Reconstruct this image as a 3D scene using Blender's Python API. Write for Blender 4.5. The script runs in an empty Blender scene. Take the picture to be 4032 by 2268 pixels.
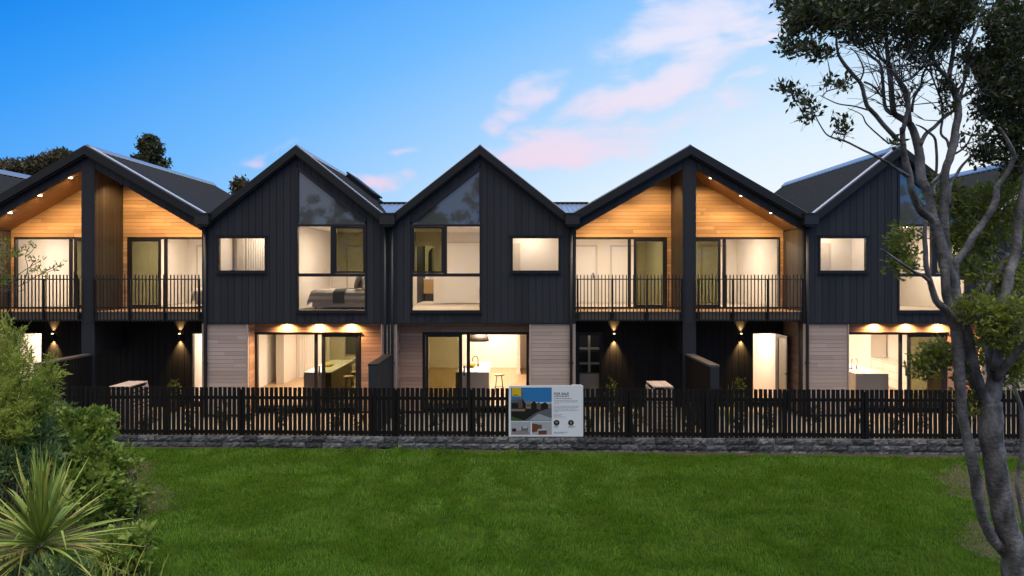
import bpy, math, random
import numpy as np
from mathutils import Vector
random.seed(7); np.random.seed(7)
sc = bpy.context.scene
COL = sc.collection
R = math.radians
# ------------------------------------------------------------------ camera
FP, CX, HY = 2688.0, 2016.0, 1075.0          # focal length in photo pixels, principal column, horizon row
CZ = 4.45                                     # camera height above the lawn
cam_d = bpy.data.cameras.new('camera'); cam = bpy.data.objects.new('camera', cam_d); COL.objects.link(cam)
cam.location = (0, 0, CZ); cam.rotation_euler = (R(90), 0, 0)
cam_d.sensor_width = 36; cam_d.lens = 24; cam_d.shift_y = -(1134 - HY) / 4032
cam_d.clip_start = 0.1; cam_d.clip_end = 3000
sc.camera = cam
sc.view_settings.view_transform = 'Standard'; sc.view_settings.look = 'None'
sc.view_settings.exposure = 0.0; sc.view_settings.gamma = 1.0; sc.view_settings.use_curve_mapping = False
sc.render.engine = 'CYCLES'
cy = sc.cycles
cy.use_denoising = True
try: cy.denoiser = 'OPENIMAGEDENOISE'
except Exception: pass
cy.max_bounces = 7; cy.diffuse_bounces = 4; cy.glossy_bounces = 3; cy.transmission_bounces = 4
cy.transparent_max_bounces = 12; cy.sample_clamp_indirect = 6; cy.caustics_reflective = False; cy.caustics_refractive = False

# ------------------------------------------------------------------ world: dusk sky with pink streaks
world = bpy.data.worlds.new('World'); sc.world = world; world.use_nodes = True
def build_world():
    nt = world.node_tree; N = nt.nodes; L = nt.links
    for n in list(N): N.remove(n)
    out = N.new('ShaderNodeOutputWorld'); bg = N.new('ShaderNodeBackground'); L.new(bg.outputs[0], out.inputs[0])
    tc = N.new('ShaderNodeTexCoord'); D = tc.outputs['Generated']
    def M(op, a, b=None, c=None, clamp=False):
        n = N.new('ShaderNodeMath'); n.operation = op; n.use_clamp = clamp
        for i, v in enumerate((a, b, c)):
            if v is None: continue
            if isinstance(v, (int, float)): n.inputs[i].default_value = v
            else: L.new(v, n.inputs[i])
        return n.outputs[0]
    sep = N.new('ShaderNodeSeparateXYZ'); L.new(D, sep.inputs[0])
    dx, dy, dz = sep.outputs
    az = M('ARCTAN2', dx, dy)
    el = M('ARCSINE', M('MINIMUM', M('MAXIMUM', dz, -1.0), 1.0))
    # after-glow: brightest low over the horizon at azimuth 48 deg, bluest away from it
    glow = M('ADD', M('MULTIPLY', dx, math.sin(R(52))), M('MULTIPLY', dy, math.cos(R(52))))
    low = M('SUBTRACT', 1.0, M('DIVIDE', M('MAXIMUM', el, 0.0), R(24)))
    low = M('MAXIMUM', low, -0.5)
    t = M('ADD', M('MULTIPLY', glow, 0.60), M('MULTIPLY', low, 0.42))
    fac = M('MULTIPLY_ADD', t, 0.5, 0.5)               # -1..1 -> 0..1
    ramp = N.new('ShaderNodeValToRGB'); L.new(fac, ramp.inputs[0])
    e = ramp.color_ramp.elements
    stops = [(0.24, (0.62, 0.56, 0.57)), (0.42, (0.33, 0.40, 0.58)), (0.545, (0.004, 0.235, 0.86)), (0.61, (0.045, 0.345, 0.96)),
             (0.70, (0.17, 0.50, 1.0)), (0.785, (0.39, 0.67, 1.0)), (0.865, (0.72, 0.87, 1.0)), (0.94, (0.93, 0.97, 1.0))]
    e[0].position, e[0].color = stops[0][0], stops[0][1] + (1,)
    e[1].position, e[1].color = stops[1][0], stops[1][1] + (1,)
    for p, c in stops[2:]:
        q = e.new(p); q.color = c + (1,)
    col = ramp.outputs[0]
    # clouds: streaks in azimuth / elevation, broken by noise
    cmb = N.new('ShaderNodeCombineXYZ'); L.new(az, cmb.inputs[0]); L.new(el, cmb.inputs[1])
    mpn = N.new('ShaderNodeMapping'); L.new(cmb.outputs[0], mpn.inputs[0])
    mpn.inputs['Rotation'].default_value = (0, 0, R(-16)); mpn.inputs['Scale'].default_value = (4.5, 13.0, 1.0)
    nz = N.new('ShaderNodeTexNoise'); L.new(mpn.outputs[0], nz.inputs[0])
    nz.inputs['Scale'].default_value = 1.6; nz.inputs['Detail'].default_value = 7; nz.inputs['Roughness'].default_value = 0.55
    nz.inputs['Distortion'].default_value = 0.5
    wz = N.new('ShaderNodeTexNoise'); L.new(cmb.outputs[0], wz.inputs[0]); wz.inputs['Scale'].default_value = 9; wz.inputs['Detail'].default_value = 3
    sb = N.new('ShaderNodeVectorMath'); sb.operation = 'SUBTRACT'; L.new(wz.outputs['Color'], sb.inputs[0]); sb.inputs[1].default_value = (.5, .5, .5)
    scv = N.new('ShaderNodeVectorMath'); scv.operation = 'SCALE'; L.new(sb.outputs[0], scv.inputs[0]); scv.inputs['Scale'].default_value = 0.10
    add = N.new('ShaderNodeVectorMath'); add.operation = 'ADD'; L.new(cmb.outputs[0], add.inputs[0]); L.new(scv.outputs[0], add.inputs[1])
    streaks = [(2780, 70, 520, 170, 12, 1.0), (2560, 335, 520, 105, 17, 1.0), (2740, 205, 230, 150, 50, 0.9), (2050, 410, 260, 85, 42, 0.85),
               (2350, 545, 700, 120, 8, 1.0), (2090, 600, 380, 75, 5, 0.85), (1120, 590, 170, 36, 4, 0.5), (1500, 725, 150, 36, 2, 0.75),
               (1570, 625, 70, 30, 0, 0.4), (2960, 325, 160, 36, 18, 0.6), (3020, 145, 220, 45, 14, 0.7), (2700, 480, 300, 50, 14, 0.45)]
    tot = None
    for px, py, a, b, ang, w in streaks:
        A = math.atan((px - CX) / FP); E = math.atan((HY - py) / FP * math.cos(A)); k = math.cos(A)
        mp = N.new('ShaderNodeMapping'); mp.vector_type = 'TEXTURE'; L.new(add.outputs[0], mp.inputs[0])
        mp.inputs['Location'].default_value = (A, E, 0); mp.inputs['Rotation'].default_value = (0, 0, R(ang))
        mp.inputs['Scale'].default_value = (a / FP * k, b / FP * k, 1)
        ln = N.new('ShaderNodeVectorMath'); ln.operation = 'LENGTH'; L.new(mp.outputs[0], ln.inputs[0])
        mr = N.new('ShaderNodeMapRange'); mr.interpolation_type = 'SMOOTHSTEP'; L.new(ln.outputs['Value'], mr.inputs[0])
        mr.inputs[1].default_value = 1.15; mr.inputs[2].default_value = 0.1; mr.inputs[3].default_value = 0; mr.inputs[4].default_value = w
        tot = mr.outputs[0] if tot is None else M('MAXIMUM', tot, mr.outputs[0])
    br = N.new('ShaderNodeMapRange'); br.interpolation_type = 'SMOOTHSTEP'
    L.new(M('ADD', tot, M('MULTIPLY_ADD', nz.outputs['Fac'], 2.4, -1.25)), br.inputs[0])
    br.inputs[1].default_value = 0.02; br.inputs[2].default_value = 1.05; br.inputs[3].default_value = 0.0; br.inputs[4].default_value = 1.0
    mask = M('MULTIPLY', M('MULTIPLY', tot, 3.0, clamp=True), br.outputs[0], clamp=True)
    # thin veil everywhere else, very faint
    cl = N.new('ShaderNodeValToRGB'); L.new(M('MULTIPLY_ADD', el, 1.0 / R(24), 0.0), cl.inputs[0])
    cl.color_ramp.elements[0].position = 0.25; cl.color_ramp.elements[0].color = (0.95, 0.66, 0.80, 1)
    cl.color_ramp.elements[1].position = 0.75; cl.color_ramp.elements[1].color = (0.92, 0.85, 0.97, 1)
    mx = N.new('ShaderNodeMix'); mx.data_type = 'RGBA'
    L.new(M('MULTIPLY', mask, 0.80), mx.inputs['Factor']); L.new(col, mx.inputs['A']); L.new(cl.outputs[0], mx.inputs['B'])
    L.new(mx.outputs['Result'], bg.inputs[0]); bg.inputs[1].default_value = 1.0
build_world()
# broad overhead fill lamp, added to stand in for dusk skylight
sky_fill_d = bpy.data.lights.new('sky_fill', 'SUN'); sky_fill = bpy.data.objects.new('sky_fill', sky_fill_d); COL.objects.link(sky_fill)
sky_fill_d.energy = 3.2; sky_fill_d.angle = R(60); sky_fill_d.color = (1.0, 0.92, 0.80)
sky_fill.rotation_euler = (R(10), R(6), 0); sky_fill.location = (0, -5, 30)

# ------------------------------------------------------------------ materials
MATS = {}
def newmat(name):
    m = bpy.data.materials.new(name); m.use_nodes = True; nt = m.node_tree
    for n in list(nt.nodes): nt.nodes.remove(n)
    o = nt.nodes.new('ShaderNodeOutputMaterial'); MATS[name] = m
    return m, nt, o
def inp(n, k, v): n.inputs[k].default_value = v
def pmat(name, c, rough=0.6, var=0.0, noise=0.0, nscale=(4, 4, 4), bump=0.0, bscale=40, spec=0.5, metal=0.0, c2=None, coat=0.0):
    """principled surface: per-object tone (var), world-space mottling or grain (noise), fine relief (bump)"""
    m, nt, o = newmat(name); N = nt.nodes; L = nt.links
    p = N.new('ShaderNodeBsdfPrincipled'); L.new(p.outputs[0], o.inputs[0])
    inp(p, 'Roughness', rough); inp(p, 'Specular IOR Level', spec); inp(p, 'Metallic', metal); inp(p, 'Coat Weight', coat)
    inp(p, 'Base Color', tuple(c) + (1,))
    if var or noise or bump or c2:
        g = N.new('ShaderNodeNewGeometry'); oi = N.new('ShaderNodeObjectInfo')
        off = N.new('ShaderNodeVectorMath'); off.operation = 'SCALE'; inp(off, 0, (37, 23, 51)); L.new(oi.outputs['Random'], off.inputs['Scale'])
        mp = N.new('ShaderNodeMapping'); L.new(g.outputs['Position'], mp.inputs[0]); inp(mp, 'Scale', nscale)
        ad = N.new('ShaderNodeVectorMath'); L.new(mp.outputs[0], ad.inputs[0])
        if var: L.new(off.outputs[0], ad.inputs[1])
        nz = N.new('ShaderNodeTexNoise'); L.new(ad.outputs[0], nz.inputs[0]); inp(nz, 'Scale', 1.0); inp(nz, 'Detail', 5)
        f = N.new('ShaderNodeMath'); f.operation = 'MULTIPLY_ADD'; L.new(nz.outputs['Fac'], f.inputs[0]); inp(f, 1, 2 * noise); inp(f, 2, 1 - noise)
        f2 = N.new('ShaderNodeMath'); f2.operation = 'MULTIPLY_ADD'; L.new(oi.outputs['Random'], f2.inputs[0]); inp(f2, 1, 2 * var); inp(f2, 2, 1 - var)
        f3 = N.new('ShaderNodeMath'); f3.operation = 'MULTIPLY'; L.new(f.outputs[0], f3.inputs[0]); L.new(f2.outputs[0], f3.inputs[1])
        base = N.new('ShaderNodeMix'); base.data_type = 'RGBA'; inp(base, 'A', tuple(c) + (1,)); inp(base, 'B', tuple(c2 or c) + (1,))
        if c2:
            mr = N.new('ShaderNodeMapRange'); L.new(nz.outputs['Fac'], mr.inputs[0]); inp(mr, 1, .35); inp(mr, 2, .65); L.new(mr.outputs[0], base.inputs['Factor'])
        else: inp(base, 'Factor', 0.0)
        vm = N.new('ShaderNodeVectorMath'); vm.operation = 'SCALE'; L.new(base.outputs['Result'], vm.inputs[0]); L.new(f3.outputs[0], vm.inputs['Scale'])
        L.new(vm.outputs[0], p.inputs['Base Color'])
        if bump:
            bn = N.new('ShaderNodeTexNoise'); inp(bn, 'Scale', bscale); inp(bn, 'Detail', 4); L.new(g.outputs['Position'], bn.inputs[0])
            b = N.new('ShaderNodeBump'); inp(b, 'Strength', bump); inp(b, 'Distance', 0.02); L.new(bn.outputs['Fac'], b.inputs['Height']); L.new(b.outputs[0], p.inputs['Normal'])
    return m
def glassmat(name, tint, ior=1.5):
    m, nt, o = newmat(name); N = nt.nodes; L = nt.links
    t = N.new('ShaderNodeBsdfTransparent'); inp(t, 'Color', tuple(tint) + (1,))
    g = N.new('ShaderNodeBsdfGlossy'); inp(g, 'Roughness', 0.0); inp(g, 'Color', (.9, .95, 1, 1))
    fr = N.new('ShaderNodeFresnel'); inp(fr, 'IOR', ior)
    mx = N.new('ShaderNodeMixShader'); L.new(fr.outputs[0], mx.inputs[0]); L.new(t.outputs[0], mx.inputs[1]); L.new(g.outputs[0], mx.inputs[2])
    L.new(mx.outputs[0], o.inputs[0]); return m
def emat(name, c, s):
    m, nt, o = newmat(name); e = nt.nodes.new('ShaderNodeEmission'); inp(e, 'Color', tuple(c) + (1,)); inp(e, 'Strength', s)
    nt.links.new(e.outputs[0], o.inputs[0]); return m
def leafmat(name, ca, cb, rough=0.5, trans=0.35, patch=0.0, cc=None):
    """foliage: colour differs leaf by leaf (random per island) and in soft patches"""
    m, nt, o = newmat(name); N = nt.nodes; L = nt.links
    g = N.new('ShaderNodeNewGeometry')
    mx = N.new('ShaderNodeMix'); mx.data_type = 'RGBA'; inp(mx, 'A', tuple(ca) + (1,)); inp(mx, 'B', tuple(cb) + (1,)); L.new(g.outputs['Random Per Island'], mx.inputs['Factor'])
    colo = mx.outputs['Result']
    if patch:
        nz = N.new('ShaderNodeTexNoise'); inp(nz, 'Scale', patch); inp(nz, 'Detail', 3); L.new(g.outputs['Position'], nz.inputs[0])
        mr = N.new('ShaderNodeMapRange'); L.new(nz.outputs['Fac'], mr.inputs[0]); inp(mr, 1, .42); inp(mr, 2, .80)
        m2 = N.new('ShaderNodeMix'); m2.data_type = 'RGBA'; L.new(mr.outputs[0], m2.inputs['Factor']); L.new(colo, m2.inputs['A']); inp(m2, 'B', tuple(cc) + (1,)); colo = m2.outputs['Result']
    p = N.new('ShaderNodeBsdfPrincipled'); inp(p, 'Roughness', rough); inp(p, 'Specular IOR Level', .35); L.new(colo, p.inputs['Base Color'])
    tr = N.new('ShaderNodeBsdfTranslucent'); L.new(colo, tr.inputs['Color'])
    ms = N.new('ShaderNodeMixShader'); inp(ms, 0, trans); L.new(p.outputs[0], ms.inputs[1]); L.new(tr.outputs[0], ms.inputs[2]); L.new(ms.outputs[0], o.inputs[0])
    return m

pmat('clad', (0.029, 0.033, 0.040), 0.55, spec=.3, var=.16, noise=.12, nscale=(3, 3, 1), bump=.15, bscale=60)
pmat('clad_back', (0.012, 0.014, 0.017), 0.7)
pmat('black_board', (0.0095, 0.009, 0.009), 0.6, spec=.25, var=.2, noise=.15, nscale=(8, 8, 2))
pmat('warm_tinted_board', (0.045, 0.036, 0.030), 0.5, var=.2, noise=.2, nscale=(10, 10, 1.5))  # dark boards, browned in the colour for the warm balcony light
pmat('barge', (0.018, 0.0195, 0.022), 0.5, spec=.3, noise=.1, nscale=(2, 2, 2))
pmat('cedar', (0.52, 0.325, 0.165), 0.5, var=.26, noise=.16, nscale=(2.0, 6, 45), c2=(0.45, 0.26, 0.125))
pmat('pale_board', (0.52, 0.415, 0.355), 0.65, var=.14, noise=.10, nscale=(2.0, 6, 40), c2=(0.45, 0.365, 0.32))
pmat('mid_board', (0.46, 0.29, 0.205), 0.6, var=.2, noise=.14, nscale=(2.0, 6, 40), c2=(0.39, 0.24, 0.17))
pmat('soffit', (0.40, 0.22, 0.11), 0.5, var=.1, noise=.15, nscale=(3, 30, 3))
pmat('soffit_dark', (0.05, 0.04, 0.035), 0.6)
pmat('deck', (0.42, 0.27, 0.15), 0.6, var=.15, noise=.15, nscale=(3, 40, 3))
pmat('deck_edge', (0.17, 0.145, 0.125), 0.6, noise=.15, nscale=(3, 3, 30))
pmat('cap_timber', (0.075, 0.062, 0.054), .7, noise=.2, nscale=(8, 2, 8))
pmat('steel_black', (0.014, 0.014, 0.016), 0.4, spec=.5)
pmat('alu', (0.016, 0.016, 0.018), 0.35)
pmat('fence', (0.0085, 0.008, 0.0085), 0.7, spec=.2, var=.3, noise=.25, nscale=(12, 12, 2))
pmat('roof', (0.0065, 0.009, 0.014), 0.5, spec=.12, noise=.12, nscale=(1, 1, 1))
pmat('flashing', (0.42, 0.45, 0.50), 0.35, metal=.7, noise=.1)
pmat('verge', (0.62, 0.64, 0.68), 0.4, metal=.2)  # pale tone puts the sky's glint on the roof edge into the colour
pmat('rainhead', (0.022, 0.0235, 0.027), 0.45)
pmat('stone', (0.072, 0.074, 0.078), 0.9, spec=.2, var=.5, noise=.5, nscale=(9, 9, 22), bump=1.0, bscale=30, c2=(0.15, 0.152, 0.158))
pmat('mortar', (0.05, 0.05, 0.052), .9)
pmat('wall_in', (0.82, 0.775, 0.72), 0.7)
pmat('wall_tone', (0.62, 0.57, 0.50), 0.7)
pmat('white', (0.82, 0.80, 0.77), 0.4)
pmat('stone_top', (0.78, 0.75, 0.70), 0.25)
pmat('oak_floor', (0.46, 0.31, 0.175), 0.4, noise=.12, nscale=(14, 1.5, 1))
pmat('carpet', (0.46, 0.41, 0.34), 0.95, noise=.08, nscale=(30, 30, 30))
pmat('oak', (0.50, 0.32, 0.15), 0.45, noise=.15, nscale=(3, 3, 30))
pmat('dark_wood', (0.06, 0.045, 0.035), 0.5)
pmat('linen', (0.50, 0.47, 0.44), .9, noise=.05)
pmat('linen_dark', (0.26, 0.24, 0.225), .9)
pmat('throw', (0.055, 0.065, 0.055), .95)
pmat('orange_cloth', (0.45, 0.22, 0.07), .9)
pmat('yellow', (0.75, 0.52, 0.02), .3)
pmat('chrome', (0.6, 0.6, 0.6), .2, metal=1)
pmat('mirror', (0.5, 0.52, 0.5), .03, metal=1)
pmat('beige_reflect', (0.42, 0.37, 0.30), .15)  # opaque beige painted in for the lit interior reflected in the door glass
pmat('taupe', (0.27, 0.235, 0.205), .5)
pmat('splash', (0.10, 0.11, 0.12), .25)
pmat('paving', (0.26, 0.225, 0.18), .8, noise=.18, nscale=(3, 3, 3))
pmat('spandrel', (0.105, 0.114, 0.110), .03, spec=1.0)  # grey-teal base carries part of the sky reflection as colour
MATS['spandrel'].node_tree.nodes['Principled BSDF'].inputs['IOR'].default_value = 1.75
glassmat('glass', (0.985, 0.99, 0.985), 1.42)
glassmat('tint', (0.46, 0.47, 0.355), 1.4)
emat('bulb', (1.0, 0.86, 0.66), 14)
emat('bulb_soft', (1.0, 0.74, 0.42), 4)
pmat('bark', (0.070, 0.071, 0.074), .9, spec=.2, noise=.55, nscale=(6, 6, 3), bump=1.0, bscale=22, c2=(0.185, 0.19, 0.20))
pmat('stem', (0.10, 0.075, 0.05), .85, noise=.3, nscale=(20, 20, 20))
leafmat('leaf_backlit', (0.030, 0.048, 0.014), (0.055, 0.075, 0.020), .45, .25)  # leaf colour darkened to give the crown its backlit silhouette
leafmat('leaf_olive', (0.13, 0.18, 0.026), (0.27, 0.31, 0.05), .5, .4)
leafmat('leaf_feather', (0.27, 0.35, 0.05), (0.52, 0.56, 0.12), .55, .4, patch=2.2, cc=(0.15, 0.23, 0.035))
leafmat('leaf_broad', (0.18, 0.27, 0.04), (0.35, 0.43, 0.08), .45, .35, patch=2.0, cc=(0.10, 0.19, 0.03))
leafmat('leaf_grey', (0.12, 0.20, 0.065), (0.23, 0.31, 0.12), .5, .3)
leafmat('leaf_far', (0.075, 0.068, 0.034), (0.13, 0.11, 0.055), .7, .2)
leafmat('leaf_pine', (0.05, 0.06, 0.026), (0.11, 0.105, 0.045), .7, .2)
leafmat('leaf_hedge', (0.03, 0.05, 0.015), (0.06, 0.085, 0.025), .5, .25)
pmat('sword', (0.24, 0.33, 0.060), .5, var=.35, noise=.1, spec=.3, c2=(0.30, 0.37, 0.08))
pmat('sword_old', (0.46, 0.37, 0.06), .5, var=.3, noise=.15, c2=(0.26, 0.24, 0.06))
leafmat('grass_blade', (0.036, 0.122, 0.006), (0.255, 0.45, 0.040), .6, .45, patch=1.6, cc=(0.165, 0.265, 0.028))

def ground_mat():
    m, nt, o = newmat('ground'); N = nt.nodes; L = nt.links
    p = N.new('ShaderNodeBsdfPrincipled'); inp(p, 'Roughness', .95); L.new(p.outputs[0], o.inputs[0])
    g = N.new('ShaderNodeNewGeometry')
    nz = N.new('ShaderNodeTexNoise'); inp(nz, 'Scale', 14); inp(nz, 'Detail', 6); L.new(g.outputs['Position'], nz.inputs[0])
    r = N.new('ShaderNodeValToRGB'); L.new(nz.outputs['Fac'], r.inputs[0])
    r.color_ramp.elements[0].position = .35; r.color_ramp.elements[0].color = (0.040, 0.026, 0.017, 1)
    r.color_ramp.elements[1].position = .7; r.color_ramp.elements[1].color = (0.095, 0.068, 0.045, 1)
    L.new(r.outputs[0], p.inputs['Base Color'])
    b = N.new('ShaderNodeBump'); inp(b, 'Strength', .8); inp(b, 'Distance', .03); L.new(nz.outputs['Fac'], b.inputs['Height']); L.new(b.outputs[0], p.inputs['Normal'])
ground_mat()
def striped(name, ca, cb, freq, axis):
    m, nt, o = newmat(name); N = nt.nodes; L = nt.links
    p = N.new('ShaderNodeBsdfPrincipled'); inp(p, 'Roughness', .9); L.new(p.outputs[0], o.inputs[0])
    g = N.new('ShaderNodeNewGeometry'); w = N.new('ShaderNodeTexWave'); w.bands_direction = axis; inp(w, 'Scale', freq); inp(w, 'Distortion', 1.0); inp(w, 'Detail', 2)
    mpp = N.new('ShaderNodeMapping'); inp(mpp, 'Scale', (0, 1, 1)); L.new(g.outputs['Position'], mpp.inputs[0]); L.new(mpp.outputs[0], w.inputs[0])
    mx = N.new('ShaderNodeMix'); mx.data_type = 'RGBA'; inp(mx, 'A', ca + (1,)); inp(mx, 'B', cb + (1,)); L.new(w.outputs['Fac'], mx.inputs['Factor']); L.new(mx.outputs['Result'], p.inputs['Base Color'])
striped('stripe', (0.56, 0.52, 0.47), (0.27, 0.25, 0.235), 3.2, 'DIAGONAL')

# ------------------------------------------------------------------ builders
WO = {}                                           # world origin of every object made
def link(o, parent, world):
    COL.objects.link(o); WO[o] = Vector(world)
    if parent is not None:
        o.parent = parent; o.location = Vector(world) - WO[parent]
    else: o.location = world
    return o
def tag(o, label=None, cat=None, group=None, kind=None):
    if label: o['label'] = label
    if cat: o['category'] = cat
    if group: o['group'] = group
    if kind: o['kind'] = kind
    return o
def thing(name, label, cat, loc, group=None):
    o = bpy.data.objects.new(name, None); o.empty_display_size = .2; link(o, None, loc); return tag(o, label, cat, group)
def mk(name, verts, faces, mat, parent=None, smooth=False):
    v = np.array(verts, dtype=float); c = (v.min(0) + v.max(0)) / 2; v = v - c
    me = bpy.data.meshes.new(name); me.from_pydata(v.tolist(), [], [tuple(f) for f in faces]); me.update()
    if mat: me.materials.append(MATS[mat])
    if smooth: me.polygons.foreach_set('use_smooth', [True] * len(me.polygons))
    return link(bpy.data.objects.new(name, me), parent, c)
BV = [(-1, -1, -1), (1, -1, -1), (1, 1, -1), (-1, 1, -1), (-1, -1, 1), (1, -1, 1), (1, 1, 1), (-1, 1, 1)]
BF = [(0, 3, 2, 1), (4, 5, 6, 7), (0, 1, 5, 4), (1, 2, 6, 5), (2, 3, 7, 6), (3, 0, 4, 7)]
BCACHE = {}
def box(name, x0, x1, y0, y1, z0, z1, mat, parent=None, rot=None):
    if x1 < x0: x0, x1 = x1, x0
    s = (round(x1 - x0, 4), round(y1 - y0, 4), round(z1 - z0, 4)); key = s + (mat,)
    if key not in BCACHE:
        me = bpy.data.meshes.new(name); me.from_pydata([(a * s[0] / 2, b * s[1] / 2, c * s[2] / 2) for a, b, c in BV], [], BF); me.update()
        me.materials.append(MATS[mat]); BCACHE[key] = me
    o = link(bpy.data.objects.new(name, BCACHE[key]), parent, ((x0 + x1) / 2, (y0 + y1) / 2, (z0 + z1) / 2))
    if rot: o.rotation_euler = rot
    return o
class MB:
    """collects boxes / prisms / tubes of ONE part"""
    def __init__(s): s.v = []; s.f = []
    def raw(s, v, f):
        n = len(s.v); s.v += [tuple(p) for p in v]; s.f += [tuple(i + n for i in q) for q in f]; return s
    def box(s, x0, x1, y0, y1, z0, z1):
        if x1 < x0: x0, x1 = x1, x0
        return s.raw([(x0 if a < 0 else x1, y0 if b < 0 else y1, z0 if c < 0 else z1) for a, b, c in BV], BF)
    def prism(s, poly, y0, y1):                    # poly in (x, z)
        n = len(poly)
        ar = sum(poly[i][0] * poly[(i + 1) % n][1] - poly[(i + 1) % n][0] * poly[i][1] for i in range(n))
        if ar < 0: poly = poly[::-1]
        v = [(x, y0, z) for x, z in poly] + [(x, y1, z) for x, z in poly]
        f = [tuple(range(n)), tuple(range(2 * n - 1, n - 1, -1))] + [(i, i + n, (i + 1) % n + n, (i + 1) % n) for i in range(n)]
        return s.raw(v, f)
    def tube(s, pts, rad, sides=8, cap=True):
        pts = [Vector(p) for p in pts]; n = len(pts)
        if isinstance(rad, (int, float)): rad = [rad] * n
        up = Vector((0, 0, 1)); v = []; ref = None
        for i in range(n):
            t = (pts[min(i + 1, n - 1)] - pts[max(i - 1, 0)]); t = t.normalized() if t.length > 1e-9 else up
            if ref is None: ref = t.orthogonal().normalized()
            ref = (ref - t * ref.dot(t)); ref = ref.normalized() if ref.length > 1e-6 else t.orthogonal().normalized()
            b = t.cross(ref)
            for k in range(sides):
                a = 2 * math.pi * k / sides; v.append(pts[i] + (ref * math.cos(a) + b * math.sin(a)) * rad[i])
        f = [(i * sides + k, i * sides + (k + 1) % sides, (i + 1) * sides + (k + 1) % sides, (i + 1) * sides + k) for i in range(n - 1) for k in range(sides)]
        if cap: f += [tuple(range(sides - 1, -1, -1)), tuple((n - 1) * sides + k for k in range(sides))]
        return s.raw(v, f)
    def lathe(s, c, prof, sides=14):
        v = [(c[0] + r * math.cos(2 * math.pi * k / sides), c[1] + r * math.sin(2 * math.pi * k / sides), c[2] + z) for r, z in prof for k in range(sides)]
        n = len(prof); f = [(i * sides + k, i * sides + (k + 1) % sides, (i + 1) * sides + (k + 1) % sides, (i + 1) * sides + k) for i in range(n - 1) for k in range(sides)]
        return s.raw(v, f + [tuple(range(sides - 1, -1, -1)), tuple((n - 1) * sides + k for k in range(sides))])
    def out(s, name, mat, parent=None, smooth=False): return mk(name, s.v, s.f, mat, parent, smooth)
def clip(poly, a, b, c):
    """keep the side a*x + b*z <= c of a convex polygon"""
    r = []
    for i in range(len(poly)):
        p, q = poly[i], poly[(i + 1) % len(poly)]; dp = a * p[0] + b * p[1] - c; dq = a * q[0] + b * q[1] - c
        if dp <= 0: r.append(p)
        if (dp < 0 < dq) or (dq < 0 < dp):
            t = dp / (dp - dq); r.append((p[0] + (q[0] - p[0]) * t, p[1] + (q[1] - p[1]) * t))
    return r
def area(poly): return abs(sum(poly[i][0] * poly[(i + 1) % len(poly)][1] - poly[(i + 1) % len(poly)][0] * poly[i][1] for i in range(len(poly)))) / 2 if len(poly) > 2 else 0
def W(px, py, Y): return Vector(((px - CX) * Y / FP, Y, CZ - (py - HY) * Y / FP))
def lamp(name, kind, loc, power, color, parent, size=0.3, rot=(0, 0, 0), spot=None, blend=.6):
    d = bpy.data.lights.new(name, kind); d.energy = power; d.color = color
    if kind == 'AREA': d.shape = 'DISK'; d.size = size
    else: d.shadow_soft_size = size
    if kind == 'SPOT': d.spot_size = R(spot); d.spot_blend = blend
    o = bpy.data.objects.new(name, d); link(o, parent, loc); o.rotation_euler = rot; return o
WARM = (1.0, 0.80, 0.61); AMBER = (1.0, 0.64, 0.28)

# ------------------------------------------------------------------ the setting
def gz(x): return -0.025 - 0.0045 * max(-20, min(20, x))
def gznp(x): return -0.025 - 0.0045 * np.clip(x, -20, 20)
def yf(x): return 17.32 - 0.0222 * x                     # front face of the fence
gx = [-900, -20, 20, 900]
tag(mk('ground', [(x, y, gz(x)) for y in (-300, 1500) for x in gx], [(i, i + 1, i + 5, i + 4) for i in range(3)], 'ground'), kind='structure')
pv = [(x, y, z) for z in (-.1, 0.27) for x, y in ((-24, yf(-24) + .15), (22, yf(22) + .15), (22, 21.4), (-24, 21.4))]
tag(mk('patio', pv, BF, 'paving'), kind='structure')
tag(box('house_slab', -24, 22, 21.402, 33, -.1, .262, 'paving'), kind='structure')

FRONT = 19.8; RK = 19.62; REC = 21.25; GREC = 20.3; BACK = 29.0
ZF2 = 3.34; ZSO = 2.977; ZG = 0.45; ZCE = 5.93; ZAP = 8.12

def corrugated(name, parent, x0, z0, x1, z1, y0, y1, pitch=.27, amp=.045, mat='roof'):
    """a corrugated sheet falling from (x0,z0) at the ridge to (x1,z1) at the eave"""
    n = int((y1 - y0) / pitch * 6); d = Vector((x1 - x0, 0, z1 - z0)); nn = Vector((-d.z, 0, d.x)).normalized()
    if nn.z < 0: nn = -nn
    v = []
    for i in range(n + 1):
        y = y0 + (y1 - y0) * i / n; a = amp * math.sin(2 * math.pi * (y - y0) / pitch)
        for x, z in ((x0, z0), (x1, z1)): v.append((x + nn.x * a, y, z + nn.z * a))
    f = [(2 * i, 2 * i + 1, 2 * i + 3, 2 * i + 2) for i in range(n)]
    b = len(v); k = nn * -.12
    v += [(x + k.x, y, z + k.z) for y in (y0, y1) for x, z in ((x0, z0), (x1, z1))]
    f += [(b, b + 2, b + 3, b + 1)]
    return mk(name, v, f, mat, parent)
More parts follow.
